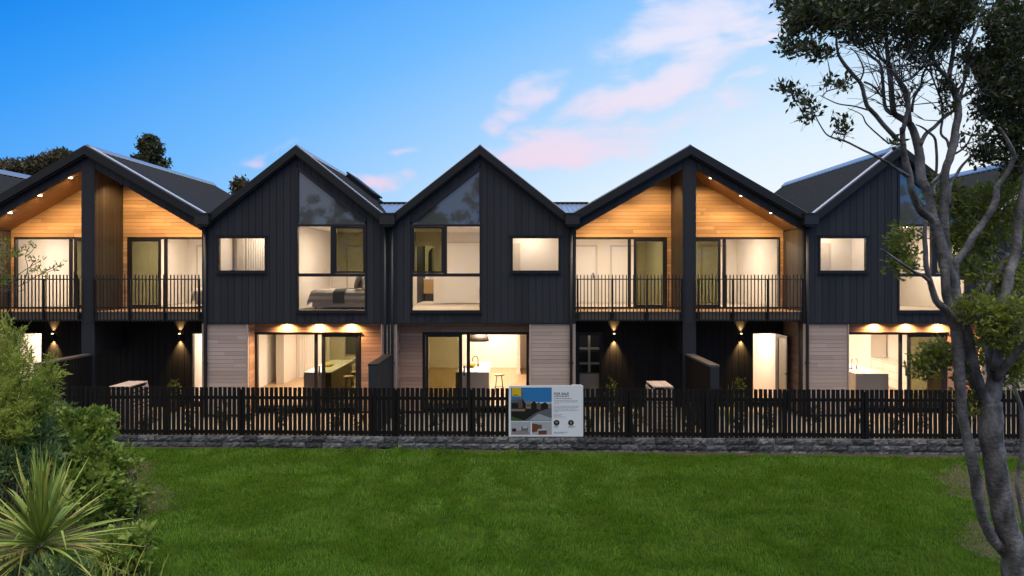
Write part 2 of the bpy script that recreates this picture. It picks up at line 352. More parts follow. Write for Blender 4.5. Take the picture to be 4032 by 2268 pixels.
def gable_roof(h, X, hw, slope, y1, roofmat='roof'):
    ze = ZAP - slope * hw
    for s in (-1, 1):
        r = corrugated('roof', h, X, ZAP - .05, X + s * (hw - .05), ze - .05 + slope * .05, RK + .05, y1)
        # barge: trim board under the roof edge, then metal verge flashing on top
        pl = [(X, ZAP), (X + s * hw, ze), (X + s * hw, ze - .25), (X, ZAP - .25)]
        MB().prism(pl, RK - .02, RK + .1).out('barge_board', 'barge', h)
        pl2 = [(X, ZAP - .252), (X + s * hw, ze - .252), (X + s * hw, ze - .30), (X, ZAP - .30)]
        MB().prism(pl2, RK + .03, RK + .14).out('barge_trim', 'barge', h)
        pl3 = [(X + s * .06, ZAP + .012 - slope * .06), (X + s * hw, ze + .012), (X + s * hw, ze + .04), (X + s * .06, ZAP + .04 - slope * .06)]
        MB().prism(pl3, RK + .085, RK + .27).out('verge_flashing', 'verge', h)
    MB().prism([(X - .16, ZAP + .03 - slope * .16), (X, ZAP + .05), (X + .16, ZAP + .03 - slope * .16), (X + .16, ZAP - slope * .16 - .01), (X - .16, ZAP - slope * .16 - .01)], RK + .085, y1).out('ridge_cap', 'flashing', h)
    return ze
def shell(h, x0, x1, zt, y0):
    """side, rear and ceiling planes that close the house"""
    box('side_wall', x0, x0 + .08, y0, BACK, ZG - .15, zt, 'clad_back', h); box('side_wall', x1 - .08, x1, y0, BACK, ZG - .15, zt, 'clad_back', h)
    box('rear_wall', x0 + .08, x1 - .08, BACK, BACK + .15, ZG - .15, zt, 'clad_back', h)
def room(h, x0, x1, y0, y1, z0, z1, floor='carpet', wall='wall_in', open_back=None, name='room'):
    """linings of a lit room seen through glass: walls, ceiling, floor, skirting"""
    m = MB(); t = .03
    m.box(x0 - t, x0, y0, y1, z0, z1); m.box(x1, x1 + t, y0, y1, z0, z1); m.box(x0 - t, x1 + t, y0, y1, z1, z1 + t)
    if open_back:
        a, b, zb = open_back
        m.box(x0 - t, a, y1, y1 + t, z0, z1); m.box(b, x1 + t, y1, y1 + t, z0, z1); m.box(a, b, y1, y1 + t, zb, z1)
    else: m.box(x0 - t, x1 + t, y1, y1 + t, z0, z1)
    p = m.out(name + '_lining', wall, h)
    box('floor', x0, x1, y0, y1 + .02, z0 - .04, z0 - .002, floor, p)
    if not open_back: box('skirting', x0 + .02, x1 - .02, y1 - .016, y1 - .001, z0, z0 + .09, 'white', p)
    return p
def ceiling_light(h, x, y, z, power, size=.5, col=WARM):
    f = MB().lathe((x, y, z - .022), [(.075, 0), (.085, .02)], 16).out('ceiling_downlight', 'bulb', h)
    lamp('room_lamp', 'AREA', (x, y, z - .04), power, col, f, size)
def wall_door(room_p, x0, x1, y, z0, z1, handle=None, mat='white'):
    """an interior door in the rear lining: casing and leaf"""
    d = MB().box(x0 - .06, x0, y - .03, y - .002, z0, z1 + .06).box(x1, x1 + .06, y - .03, y - .002, z0, z1 + .06).box(x0, x1, y - .03, y - .002, z1, z1 + .06).out('door_casing', 'wall_tone', room_p)
    box('door_leaf', x0 + .008, x1 - .008, y - .02, y - .004, z0 + .01, z1 - .008, mat, room_p)
    if handle is not None: box('door_handle', handle - .018, handle + .018, y - .06, y - .02, z0 + .92, z0 + 1.12, 'steel_black', room_p)
def frame_mesh(x0, x1, z0, z1, y, w, d):
    return MB().box(x0, x0 + w, y, y + d, z0, z1).box(x1 - w, x1, y, y + d, z0, z1).box(x0 + w, x1 - w, y, y + d, z1 - w, z1).box(x0 + w, x1 - w, y, y + d, z0, z0 + w)

def courses(parent, x0, x1, y, z0, z1, pitch, mat, joint=.45, fx=None, t=.022, name='weatherboard', top=None):
    """lapped horizontal boards, each length a piece of its own; top(z) -> (x0, x1) trims a course"""
    n = int(round((z1 - z0) / pitch)); pitch = (z1 - z0) / n
    for i in range(n):
        za, zb = z0 + i * pitch, z0 + (i + 1) * pitch - .007
        a, b = x0, x1
        cuts = [a, b]
        if b - a > .9 and random.random() < joint + .25 * (b - a > 2): cuts.append(a + (b - a) * random.uniform(.2, .8))
        if b - a > 2 and random.random() < joint: cuts.append(a + (b - a) * random.uniform(.1, .9))
        cuts.sort()
        cuts = [q for i_, q in enumerate(cuts) if i_ in (0, len(cuts) - 1) or (q - a > .25 and b - q > .25)]
        for c, d in zip(cuts, cuts[1:]):
            poly = [(c, za), (d - .003, za), (d - .003, zb), (c, zb)]
            if top:
                for h in top: poly = clip(poly, *h)
                if area(poly) < .002: continue
                MB().prism(poly, y - t, y).out(name, mat, parent)
            elif fx: # runs along y at x = fx
                box(name, fx[0], fx[1], c, d - .003, za, zb, mat, parent)
            else:
                o = box(name, c, d - .003, y - t, y, za, zb, mat, parent)

def vboards(parent, x0, x1, pitch, zlo, half, holes, y, mat='clad', t=.02, gap=.011, name='board'):
    """vertical boards between zlo and the half-planes, with rectangular / polygonal openings cut out.
    holes: (xa, xb, za, [half-planes of the region above it]) -> pieces above and below"""
    n = int(round((x1 - x0) / pitch)); pitch = (x1 - x0) / n
    for i in range(n):
        a, b = x0 + i * pitch + gap / 2, x0 + (i + 1) * pitch - gap / 2
        segs = sorted({a, b, *[e for h in holes for e in (h[0], h[1]) if a < e < b]})
        m = MB()
        for c, d in zip(segs, segs[1:]):
            mid = (c + d) / 2; hs = [h for h in holes if h[0] < mid < h[1]]
            pieces = []
            if not hs: pieces = [[(c, zlo), (d, zlo), (d, 9.5), (c, 9.5)]]
            else:
                h = hs[0]
                pieces = [[(c, zlo), (d, zlo), (d, h[2]), (c, h[2])]]
                q = [(c, h[2]), (d, h[2]), (d, 9.5), (c, 9.5)]
                for hp in h[3]: q = clip(q, *hp)
                pieces.append(q)
            for q in pieces:
                for hp in half: q = clip(q, *hp)
                if area(q) > .0015:
                    m.prism(q, y - t, y)
                    if hs and len(segs) == 2: m.out(name, mat, parent); m = MB()
        if m.v: m.out(name, mat, parent)

def downpipe(h, x, z0, z1, y=FRONT - .07):
    p = MB().tube([(x, y, z0), (x, y, z1)], .042, 10).out('downpipe', 'rainhead', h, True)
    for z in (z0 + (z1 - z0) * .28, z0 + (z1 - z0) * .80): box('pipe_bracket', x - .07, x + .07, y - .012, y + .05, z, z + .025, 'rainhead', p)
def rainhead(h, x, w=.36, zt=6.14, zb=5.84, d=.42):
    m = MB().box(x - w / 2, x + w / 2, RK - .14, RK + .16, zb, zt).box(x - w / 2 - .02, x + w / 2 + .02, RK - .16, RK + .18, zt, zt + .03).box(x - w / 2 + .05, x + w / 2 - .05, RK - .08, RK + .12, zb - .06, zb)
    m.out('rainhead', 'rainhead', h)

# ------------------------------------------------------------------ gabled houses with one tall window (type B)
def house_b(X, m, label, lit=True, full=True, sash_side=1):
    """X centre, m = +1 / -1 mirrors the plan"""
    h = thing('townhouse', label, 'house', (X, FRONT, ZG), 'black gabled townhouses of the terrace')
    x = lambda l: X + m * l
    hw = 2.65; sl = .79; ze = gable_roof(h, X, hw, sl, 28.0)
    half = [(sl, 1, ZAP - .26 + sl * X), (-sl, 1, ZAP - .26 - sl * X)]
    xa, xb = X - 2.62, X + 2.62
    def R2(l0, l1): return (min(x(l0), x(l1)), max(x(l0), x(l1)))
    SW = R2(-2.33, -.88); BW = R2(-.03, 2.01)
    # region above the tall window's sloping head
    zt0, zt1 = 7.49, 5.93
    hyp = (-m * (-(zt0 - zt1) / 1.98), -1, 0)
    k = (zt0 - zt1) / 1.98
    # keep z >= zt0 - k*(m*(xx-X)) + .05  ->  -z - k*m*xx <= -(zt0+.05) - k*m*X
    tri_hp = (-k * m, -1, -(zt0 + .06) - k * m * X)
    holes = [(SW[0], SW[1], 4.46, [(0, -1, -5.52)]), (BW[0], BW[1], 3.31, [tri_hp])]
    # backing wall in big cells
    wall = MB(); bx = sorted({xa, xb, *SW, *BW})
    for c, d in zip(bx, bx[1:]):
        mid = (c + d) / 2; hs = [q for q in holes if q[0] < mid < q[1]]
        cells = [[(c, ZSO), (d, ZSO), (d, 9), (c, 9)]]
        if hs:
            cells = [[(c, ZSO), (d, ZSO), (d, hs[0][2]), (c, hs[0][2])]]
            q = [(c, hs[0][2]), (d, hs[0][2]), (d, 9), (c, 9)]
            for hp in hs[0][3]: q = clip(q, *hp)
            cells.append(q)
        for q in cells:
            for hp in half: q = clip(q, *hp)
            if area(q) > .001: wall.prism(q, FRONT + .002, FRONT + .16)
    wall = wall.out('front_wall', 'clad_back', h)
    vboards(wall, xa, xb, .2, ZSO + .03, half, holes, FRONT)
    box('base_flashing', xa, xb, FRONT - .035, FRONT, ZSO, ZSO + .028, 'barge', wall)
    # small window
    w = frame_mesh(SW[0], SW[1], 4.46, 5.52, FRONT - .045, .065, .13).out('window', 'alu', h)
    box('pane', SW[0] + .065, SW[1] - .065, FRONT + .03, FRONT + .036, 4.525, 5.455, 'glass', w)
    box('head_flashing', SW[0] - .05, SW[1] + .05, FRONT - .07, FRONT - .046, 5.525, 5.545, 'barge', w)
    box('sill', SW[0] - .03, SW[1] + .03, FRONT - .08, FRONT - .046, 4.43, 4.458, 'barge', w)
    # tall window: sloped spandrel on top, fixed + sliding lights, low fixed light
    a, b = BW; y0, y1 = FRONT - .045, FRONT + .085
    fr = MB()
    fr.box(a, a + .05, y0, y1, 3.31, 5.93 if m < 0 else 5.93).box(b - .05, b, y0, y1, 3.31, 5.93)
    fr.box(a, b, y0 + .002, y1, 5.80, 5.86)
    fr.box(a + .05, b - .05, y0, y1, 3.31, 3.37).box(a + .05, b - .05, y0, y1, 4.345, 4.44)
    xm0, xm1 = R2(.966, 1.07); fr.box(xm0, xm1, y0 + .004, y1, 4.44, 5.80)
    tl = x(-.03)
    fr.prism([(x(-.03), 5.93), (x(.03), 5.93), (x(.03), zt0 - .02), (x(-.03), zt0 + .06)], y0, y1)
    fr.prism([(x(.03), zt0 + .075 - k * .03), (x(.03), zt0 - .075), (x(1.98), zt1 - .06), (x(2.01), zt1 - .06), (x(2.01), zt0 + .075 - k * 2.01)], y0, y1)
    tw = fr.out('tall_window', 'alu', h)
    MB().prism([(x(.03), 5.862), (x(1.92), 5.862), (x(1.96), zt1 - .045), (x(.03), zt0 - .08)], FRONT + .02, FRONT + .028).out('spandrel_pane', 'spandrel', tw)
    p0, p1 = R2(.02, .966); box('pane', p0, p1, FRONT + .03, FRONT + .036, 4.44, 5.80, 'glass', tw)
    s0, s1 = R2(1.07, 1.96)
    sash = frame_mesh(s0, s1, 4.445, 5.795, FRONT - .02, .055, .05).out('sash', 'steel_black', tw)
    box('pane', s0 + .055, s1 - .055, FRONT, FRONT + .006, 4.50, 5.74, 'tint', tw)
    p0, p1 = R2(.02, 1.96); box('pane', p0, p1, FRONT + .03, FRONT + .036, 3.37, 4.345, 'glass', tw)
    box('sill', a - .03, b + .03, FRONT - .08, FRONT - .046, 3.285, 3.308, 'barge', tw)
    # ---- ground floor: pale pier, recessed cedar wall with sliding door
    P0, P1 = R2(-2.62, -1.47)
    pier = box('pier', P0, P1, FRONT + .03, FRONT + .45, ZG - .17, ZSO, 'clad_back', h)
    courses(pier, P0, P1, FRONT + .03, ZG - .1, ZSO - .005, .113, 'pale_board')
    t0, t1 = R2(-1.468, -1.43); box('corner_trim', t0, t1, FRONT - .02, FRONT + .06, ZG - .15, ZSO - .003, 'pale_board', pier)
    sx = x(-1.44)
    courses(pier, FRONT + .065, GREC - .002, 0, ZG - .1, ZSO - .01, .113, 'mid_board', joint=0, fx=(min(sx, sx + m * .02), max(sx, sx + m * .02)))
    q0, q1 = R2(2.46, 2.62); pier2 = box('pier', q0, q1, FRONT + .03, FRONT + .45, ZG - .17, ZSO, 'clad_back', h)
    courses(pier2, q0, q1, FRONT + .03, ZG - .1, ZSO - .005, .113, 'pale_board', joint=0)
    t0, t1 = R2(2.42, 2.459); box('corner_trim', t0, t1, FRONT - .02, FRONT + .06, ZG - .15, ZSO - .003, 'pale_board', pier2)
    sx = x(2.43)
    courses(pier2, FRONT + .065, GREC - .002, 0, ZG - .1, ZSO - .01, .113, 'mid_board', joint=0, fx=(min(sx, sx - m * .02), max(sx, sx - m * .02)))
    d0, d1 = R2(-1.40, 1.70); HD = 2.675
    rw = MB().box(*R2(-1.44, -1.40), GREC, GREC + .12, ZG - .1, ZSO).box(*R2(1.70, 2.45), GREC, GREC + .12, ZG - .1, ZSO).box(d0, d1, GREC, GREC + .12, HD, ZSO + .07).out('recess_wall', 'clad_back', h)
    courses(rw, *R2(-1.42, 2.43), GREC, HD + .01, ZSO - .004, .10, 'mid_board')
    courses(rw, *R2(1.74, 2.43), GREC, ZG - .1, HD + .006, .113, 'mid_board')
    box('soffit', *R2(-1.47, 2.46), FRONT + .162, GREC - .002, ZSO + .044, ZSO + .07, 'soffit_dark', h)
    # sliding door
    fr = frame_mesh(d0, d1, ZG, HD, GREC - .03, .055, .13); sd = fr.out('sliding_door', 'alu', h)
    box('head_flashing', d0 - .04, d1 + .04, GREC - .06, GREC - .032, HD + .002, HD + .022, 'barge', sd)
    p0, p1 = R2(-1.345, .33); box('pane', p0, p1, GREC + .06, GREC + .066, ZG + .055, HD - .055, 'glass', sd)
    for (l0, l1) in ((.33, .43), (.56, .66)):
        s0, s1 = R2(l0, l1); box('stile', s0, s1, GREC + (.0 if l0 > .5 else .04), GREC + (.04 if l0 > .5 else .09), ZG + .055, HD - .055, 'alu', sd)
    p0, p1 = R2(.43, .56); box('pane', p0, p1, GREC + .06, GREC + .066, ZG + .055, HD - .055, 'glass', sd)
    s0, s1 = R2(.56, 1.64)
    frame_mesh(s0, s1, ZG + .057, HD - .057, GREC - .01, .07, .04).out('sash', 'steel_black', sd)
    box('pane', s0 + .07, s1 - .07, GREC + .008, GREC + .014, ZG + .12, HD - .12, 'tint', sd)
    hx = x(.50); box('door_handle', hx - .02, hx + .02, GREC - .06, GREC - .015, ZG + .95, ZG + 1.25, 'steel_black', sd)
    # downlights under the overhang
    for l in (-.45, .5, 1.45):
        f = MB().lathe((x(l), FRONT + .33, ZSO + .03), [(.045, 0), (.05, .014)], 14).out('downlight', 'bulb' if lit else 'white', h)
        if lit: lamp('downlight_lamp', 'SPOT', (x(l), FRONT + .34, ZSO + .012), 185, (1, .58, .22), f, .012, (R(-6), 0, 0), 156, .8)
    shell(h, X - 2.645, X + 2.645, 5.98, FRONT + .45)
    box('attic_floor', xa + .03, xb - .03, FRONT + .17, BACK - .02, ZCE + .06, ZCE + .09, 'clad_back', h)
    box('floor_structure', xa + .03, xb - .03, FRONT + .17, BACK - .02, ZSO + .072, ZF2 - .06, 'clad_back', h)
    return h, x

# ------------------------------------------------------------------ wide gable with two recessed balconies (type A)
def house_a(X, label, open_side, doors):
    h = thing('townhouse', label, 'house', (X, FRONT, ZG), 'black gabled townhouses of the terrace')
    hw = 3.42; sl = .578; ze = gable_roof(h, X, hw, sl, 28.0)
    zin = lambda l: ZAP - .54 - sl * abs(l)
    # fascia band of short vertical boards under the barge
    fb = MB()
    for s in (-1, 1):
        fb.prism([(X + s * .19, ZAP - .26 - sl * .19), (X + s * 3.32, ZAP - .26 - sl * 3.32), (X + s * 3.32, zin(3.32) + .01), (X + s * .19, zin(.19) + .01)], FRONT - .01, FRONT + .08)
    fb = fb.out('fascia', 'clad_back', h)
    for s in (-1, 1):
        n = 15
        for i in range(n):
            a = .20 + (3.30 - .20) * i / n + .004; b = .20 + (3.30 - .20) * (i + 1) / n - .004
            MB().prism([(X + s * a, ZAP - .30 - sl * a), (X + s * b, ZAP - .30 - sl * b), (X + s * b, zin(b)), (X + s * a, zin(a))], FRONT - .03, FRONT - .012).out('fascia_board', 'clad', fb)
    # central fin
    fin = MB().box(X - .165, X + .165, FRONT, REC - .002, 2.1, ZAP - .55).prism([(X - .19, ZAP - .36), (X, ZAP - .26), (X + .19, ZAP - .36), (X + .19, ZAP - .8), (X - .19, ZAP - .8)], FRONT - .012, FRONT + .1).out('fin_wall', 'clad_back', h)
    box('fin_board', X - .19, X - .128, FRONT - .032, FRONT - .012, 2.98, ZAP - .37, 'clad', fin)
    box('fin_board', X - .124, X + .124, FRONT - .032, FRONT - .012, 2.98, ZAP - .32, 'clad', fin)
    box('fin_board', X + .128, X + .19, FRONT - .032, FRONT - .012, 2.98, ZAP - .37, 'clad', fin)
    box('fin_board', X - .19, X + .19, FRONT - .03, FRONT - .003, 0.3, 2.972, 'clad', fin)
    for s in (-1, 1):
        n = 8; 
        for i in range(n):
            a = FRONT + .0 + (REC - FRONT) * i / n + .006; b = FRONT + (REC - FRONT) * (i + 1) / n - .004
            box('fin_board', X + s * .167, X + s * .189, a, b, ZF2 + .01, zin(.19) + .03, 'warm_tinted_board', fin)
    # side reveals
    for s in (-1, 1):
        sw = box('reveal_wall', X + s * 3.322, X + s * 3.40, FRONT + .0, REC + .1, ZG - .17, 6.0 - .12, 'clad_back', h)
        n = 8
        for i in range(n):
            a = FRONT + (REC - FRONT) * i / n + .006; b = FRONT + (REC - FRONT) * (i + 1) / n - .004
            box('reveal_board', X + s * 3.298, X + s * 3.32, a, b, ZF2 + .01, zin(3.3) + .05, 'warm_tinted_board', sw)
        courses(sw, FRONT + .002, REC - .002, 0, ZG - .1, ZSO + .05, .113, 'mid_board', joint=.3, fx=(min(X + s * 3.30, X + s * 3.32), max(X + s * 3.30, X + s * 3.32)))
        box('corner_board', X + s * 3.30, X + s * 3.41, FRONT - .03, FRONT - .002, ZSO, zin(3.3) + .10, 'clad', sw)
        box('pale_corner_board', X + s * 3.30, X + s * 3.41, FRONT - .03, FRONT - .002, ZG - .1, ZSO - .003, 'pale_board', sw)
        # sloped timber soffit in boards
        for i in range(7):
            a = FRONT + .09 + (REC - FRONT - .09) * i / 7; b = FRONT + .09 + (REC - FRONT - .09) * (i + 1) / 7 - .004
            MB().prism([(X + s * .166, zin(.166) + .11), (X + s * 3.322, zin(3.322) + .11), (X + s * 3.322, zin(3.322) + .135), (X + s * .166, zin(.166) + .135)], a, b).out('soffit_board', 'soffit', h)
        # downlights recessed in the soffit
        for l in (.72, 1.62, 2.50):
            zz = zin(l) + .088
            f = MB().lathe((X + s * l, FRONT + .30, zz - .03), [(.045, .012), (.055, .03)], 14).out('downlight', 'bulb', h)
            lamp('downlight_lamp', 'SPOT', (X + s * l, FRONT + .30, zz - .03), 150, AMBER, f, .012, (R(18), 0, 0), 140, .8)
    # upper back wall in cedar with two sliding doors
    HD = 5.55
    bw = MB()
    half = [(sl, 1, ZAP - .42 + sl * X), (-sl, 1, ZAP - .42 - sl * X)]
    for s in (-1, 1):
        q = [(X + s * .1, HD), (X + s * 3.32, HD), (X + s * 3.32, 8), (X + s * .1, 8)]
        for hp in half: q = clip(q, *hp)
        bw.prism(q, REC + .002, REC + .12)
        bw.box(X + s * 3.2, X + s * 3.32, REC + .002, REC + .12, ZF2, HD); bw.box(X + s * .1, X + s * .32, REC + .002, REC + .12, ZF2, HD)
    bw = bw.out('balcony_wall', 'clad_back', h)
    for s in (-1, 1):
        a, b = sorted((X + s * .19, X + s * 3.297))
        courses(bw, a, b, REC, HD + .02, 7.5, .1165, 'cedar', joint=.75, top=half, name='cedar_board', t=.02)
        a, b = sorted((X + s * 3.205, X + s * 3.297)); courses(bw, a, b, REC, ZF2, HD + .015, .1165, 'cedar', joint=0, name='cedar_board')
        a, b = sorted((X + s * .19, X + s * .315)); courses(bw, a, b, REC, ZF2, HD + .015, .1165, 'cedar', joint=0, name='cedar_board')
        d0, d1 = sorted((X + s * .32, X + s * 3.2))
        sd = frame_mesh(d0, d1, ZF2, HD, REC - .03, .05, .12).out('sliding_door', 'alu', h)
        R3 = lambda l0, l1: sorted((X + s * l0, X + s * l1))
        p = R3(1.53, 3.15); box('pane', *p, REC + .05, REC + .056, ZF2 + .05, HD - .05, 'glass', sd)
        p = R3(1.43, 1.53); box('stile', *p, REC + .03, REC + .08, ZF2 + .05, HD - .05, 'alu', sd)
        p = R3(1.27, 1.35); 
        p = R3(.37, 1.35); frame_mesh(p[0], p[1], ZF2 + .052, HD - .052, REC - .015, .075, .04).out('sash', 'steel_black', sd)
        box('pane', p[0] + .075, p[1] - .075, REC + .003, REC + .009, ZF2 + .13, HD - .13, 'tint', sd)
        hx = X + s * 1.31; box('door_handle', hx - .02, hx + .02, REC - .06, REC - .02, ZF2 + .9, ZF2 + 1.15, 'steel_black', sd)
    # balcony decks and balustrades
    for s in (-1, 1):
        a, b = sorted((X + s * .192, X + s * 3.296))
        dk = box('balcony_floor', a, b, FRONT - .02, REC - .004, 3.07, ZF2 - .035, 'soffit_dark', h)
        for i in range(10):
            ya = FRONT - .06 + (REC - FRONT + .05) * i / 10; box('deck_board', a, b, ya, ya + .138, ZF2 - .03, ZF2 - .004, 'deck', dk)
        box('edge_board', a, b, FRONT - .045, FRONT - .021, 3.075, ZF2 - .034, 'deck_edge', dk)
        yb = FRONT - .13
        bal = MB().box(a, b, yb - .004, yb + .018, 4.255, 4.285).box(a, b, yb - .004, yb + .018, 3.435, 3.475).box(a, b, yb + .0, yb + .018, 3.085, 3.11).out('balustrade', 'steel_black', h)
        n = 30
        for i in range(n + 1):
            xx = a + .03 + (b - a - .06) * i / n; box('baluster', xx - .0125, xx + .0125, yb - .03, yb - .005, 3.045, 4.40, 'steel_black', bal)
        for i in range(4):
            xx = a + .05 + (b - a - .1) * i / 3; box('post', xx - .028, xx + .028, yb + .019, yb + .06, 3.10, 4.28, 'steel_black', bal)
            box('post_bracket', xx - .06, xx + .06, yb + .06, FRONT - .046, 3.12, 3.30, 'steel_black', bal)
    # ground floor: black boarded wall with doors and up-down lights
    HD = 2.61; gw = MB(); ops = []
    for s in (-1, 1): ops.append(sorted((X + s * 2.31, X + s * 3.14)))
    xs = sorted({X - 3.32, X + 3.32, *ops[0], *ops[1]})
    for c, d in zip(xs, xs[1:]):
        mid = (c + d) / 2
        if any(o[0] < mid < o[1] for o in ops): gw.box(c, d, REC + .002, REC + .12, HD, 3.06)
        else: gw.box(c, d, REC + .002, REC + .12, ZG - .17, 3.06)
    gw = gw.out('ground_wall', 'clad_back', h)
    vboards(gw, X - 3.296, X + 3.296, .2, ZG - .15, [(0, 1, 3.055)], [(o[0], o[1], ZG - .14, [(0, -1, -HD)]) for o in ops], REC, 'black_board')
    for s in (-1, 1):
        xx = X + s * 1.97; zz = 2.49; yy = REC - .085
        wl = MB().lathe((xx, yy, zz - .065), [(.040, 0), (.048, .008), (.048, .122), (.040, .13)], 14).box(xx - .025, xx + .025, yy + .03, REC - .021, zz - .03, zz + .03).out('wall_light', 'steel_black', h)
        MB().lathe((xx, yy, zz + .0655), [(.034, 0), (.028, .02), (.012, .03)], 14).out('lens', 'bulb_soft', wl)
        lamp('wall_lamp_up', 'SPOT', (xx, yy + .0, zz + .10), 120, (1, .58, .22), wl, .02, (R(180 - 16), 0, 0), 66, .9)
        lamp('wall_lamp_down', 'SPOT', (xx, yy + .0, zz - .09), 300, (1, .58, .22), wl, .02, (R(8), 0, 0), 70, .9)
    for s, kind in zip((-1, 1), doors):
        o = sorted((X + s * 2.31, X + s * 3.14))
        fr = MB().box(o[0], o[0] + .045, REC - .03, REC + .1, ZG, HD).box(o[1] - .045, o[1], REC - .03, REC + .1, ZG, HD).box(o[0] + .045, o[1] - .045, REC - .03, REC + .1, HD - .045, HD).out('doorway', 'alu', h)
        if kind == 'open':
            hx = o[1] - .03 if s > 0 else o[0] + .03
            lf = MB()
            for (ya, yb_, za, zb) in ((REC - .82, REC - .03, ZG + .01, ZG + .12), (REC - .82, REC - .03, HD - .14, HD - .05), (REC - .82, REC - .72, ZG + .12, HD - .14), (REC - .13, REC - .03, ZG + .12, HD - .14)):
                lf.box(hx - .02, hx + .02, ya, yb_, za, zb)
            lf = lf.out('open_door', 'alu', h)
            box('pane', hx - .004, hx + .004, REC - .72, REC - .13, ZG + .12, HD - .14, 'beige_reflect', lf)
            box('door_handle', hx - .05, hx - .02, REC - .79, REC - .72, ZG + .95, ZG + 1.0, 'steel_black', lf)
            r = room(h, o[0] - .05, o[1] + .12, REC + .13, 26, ZG, 2.85, 'oak_floor', name='hall'); lamp('room_lamp', 'AREA', ((o[0] + o[1]) / 2, 22.6, 2.8), 48, WARM, r, .6); lamp('room_lamp', 'AREA', ((o[0] + o[1]) / 2, 24.8, 2.8), 32, WARM, r, .6)
        elif kind == 'lit':
            r = room(h, o[0] - .12, o[1] + .1, REC + .13, 25, ZG, 2.85, 'carpet', name='hall'); lamp('room_lamp', 'AREA', ((o[0] + o[1]) / 2, 22.8, 2.8), 60, WARM, r, .6)
            st = r; 
            # handrail wall rising with the stair
            MB().prism([(o[1] - .35, ZG), (o[1] + .08, ZG), (o[1] + .08, ZG + 1.05), (o[1] - .35, ZG + .82)], 24.0, 24.08).out('stair_stringer', 'wall_tone', r)
        else:   # shelved store with the door shut
            lf = frame_mesh(o[0] + .046, o[1] - .046, ZG + .01, HD - .047, REC + .01, .06, .04).out('glazed_door', 'alu', h)
            box('pane', o[0] + .106, o[1] - .106, REC + .025, REC + .031, ZG + .07, HD - .107, 'glass', lf)
            r = room(h, o[0] - .02, o[1] + .02, REC + .13, 22.2, ZG, 2.85, 'wall_tone', 'dark_wood', name='store')  # dark lining colour stands in for the unlit interior
            mu = (o[0] + o[1]) / 2 + .03
            sh = MB().box(mu - .035, mu + .035, 21.62, 21.66, ZG + .85, 2.7)
            for z in (1.55, 2.02, 2.49): sh.box(o[0] + .02, o[1] - .02, 21.66, 21.9, z, z + .045)
            sh.out('shelving', 'wall_tone', r); box('store_cupboard', o[0] + .06, o[1] - .02, 21.6, 21.95, ZG + .02, ZG + .80, 'wall_tone', r)
            lamp('room_lamp', 'AREA', (mu, 21.5, 2.78), 1.3, (1, .88, .6), r, .2)
    # upper rooms
    for s in (-1, 1):
        a, b = sorted((X + s * .12, X + s * 3.30))
        r = room(h, a, b, REC + .125, 25.6, ZF2, ZCE, 'carpet', name='bedroom')
        ceiling_light(h, X + s * 1.7, 23.3, ZCE, 98, .5)
        dd = sorted((X + s * 2.0, X + s * 2.85)); wall_door(r, dd[0], dd[1], 25.6, ZF2, ZF2 + 2.1, X + s * 2.1 if s < 0 else X + s * 2.75)
        dd = sorted((X + s * .5, X + s * 1.4)); wall_door(r, dd[0], dd[1], 25.6, ZF2, ZF2 + 2.1, None)
    shell(h, X - 3.415, X + 3.415, 5.98, REC + .11)
    box('attic_floor', X - 3.32, X + 3.32, REC + .121, BACK - .02, ZCE + .06, ZCE + .09, 'clad_back', h)
    box('floor_structure', X - 3.32, X + 3.32, REC + .121, BACK - .02, 3.0, ZF2 - .06, 'clad_back', h)
    return h

XA1, XB2, XB3, XA4, XB5, XB6, XB0 = -12.28, -6.22, -.92, 5.14, 11.2, 16.52, -18.36
hA1 = house_a(XA1, 'wide gabled townhouse with lit timber balconies beside the feathery shrub', 1, ('lit', 'lit'))
hB2, xB2 = house_b(XB2, 1, 'black gabled townhouse with a striped bed in its tall upstairs window')
hB3, xB3 = house_b(XB3, -1, 'black gabled townhouse directly behind the for sale board, unlit under its overhang', lit=False)
hA4 = house_a(XA4, 'wide gabled townhouse with lit timber balconies and a glazed door standing open', 1, ('store', 'open'))
hB5, xB5 = house_b(XB5, 1, 'black gabled townhouse half hidden behind the multi-trunked tree')

# far ends of the terrace: only a roof slope or a strip of wall shows
def house_end(X, label):
    h = thing('townhouse', label, 'house', (X, FRONT, ZG), 'black gabled townhouses of the terrace')
    gable_roof(h, X, 2.65, .79, 28.0)
    q = [(X - 2.62, ZSO), (X + 2.62, ZSO), (X + 2.62, 9), (X - 2.62, 9)]
    for hp in [(.79, 1, ZAP - .26 + .79 * X), (-.79, 1, ZAP - .26 - .79 * X)]: q = clip(q, *hp)
    w = MB().prism(q, FRONT + .002, FRONT + .16).out('front_wall', 'clad_back', h)
    vboards(w, X - 2.62, X + 2.62, .2, ZSO + .03, [(.79, 1, ZAP - .26 + .79 * X), (-.79, 1, ZAP - .26 - .79 * X)], [], FRONT)
    g = box('ground_wall', X - 2.62, X + 2.62, FRONT + .03, FRONT + .4, ZG - .17, ZSO - .002, 'clad_back', h)
    courses(g, X - 2.62, X + 2.62, FRONT + .03, ZG - .1, ZSO - .005, .113, 'pale_board')
    shell(h, X - 2.645, X + 2.645, 5.98, FRONT + .45)
house_end(XB6, 'gabled townhouse at the terrace end past the multi-trunked tree')
house_end(XB0, 'gabled townhouse whose ribbed roof shows beside the lit timber gable')

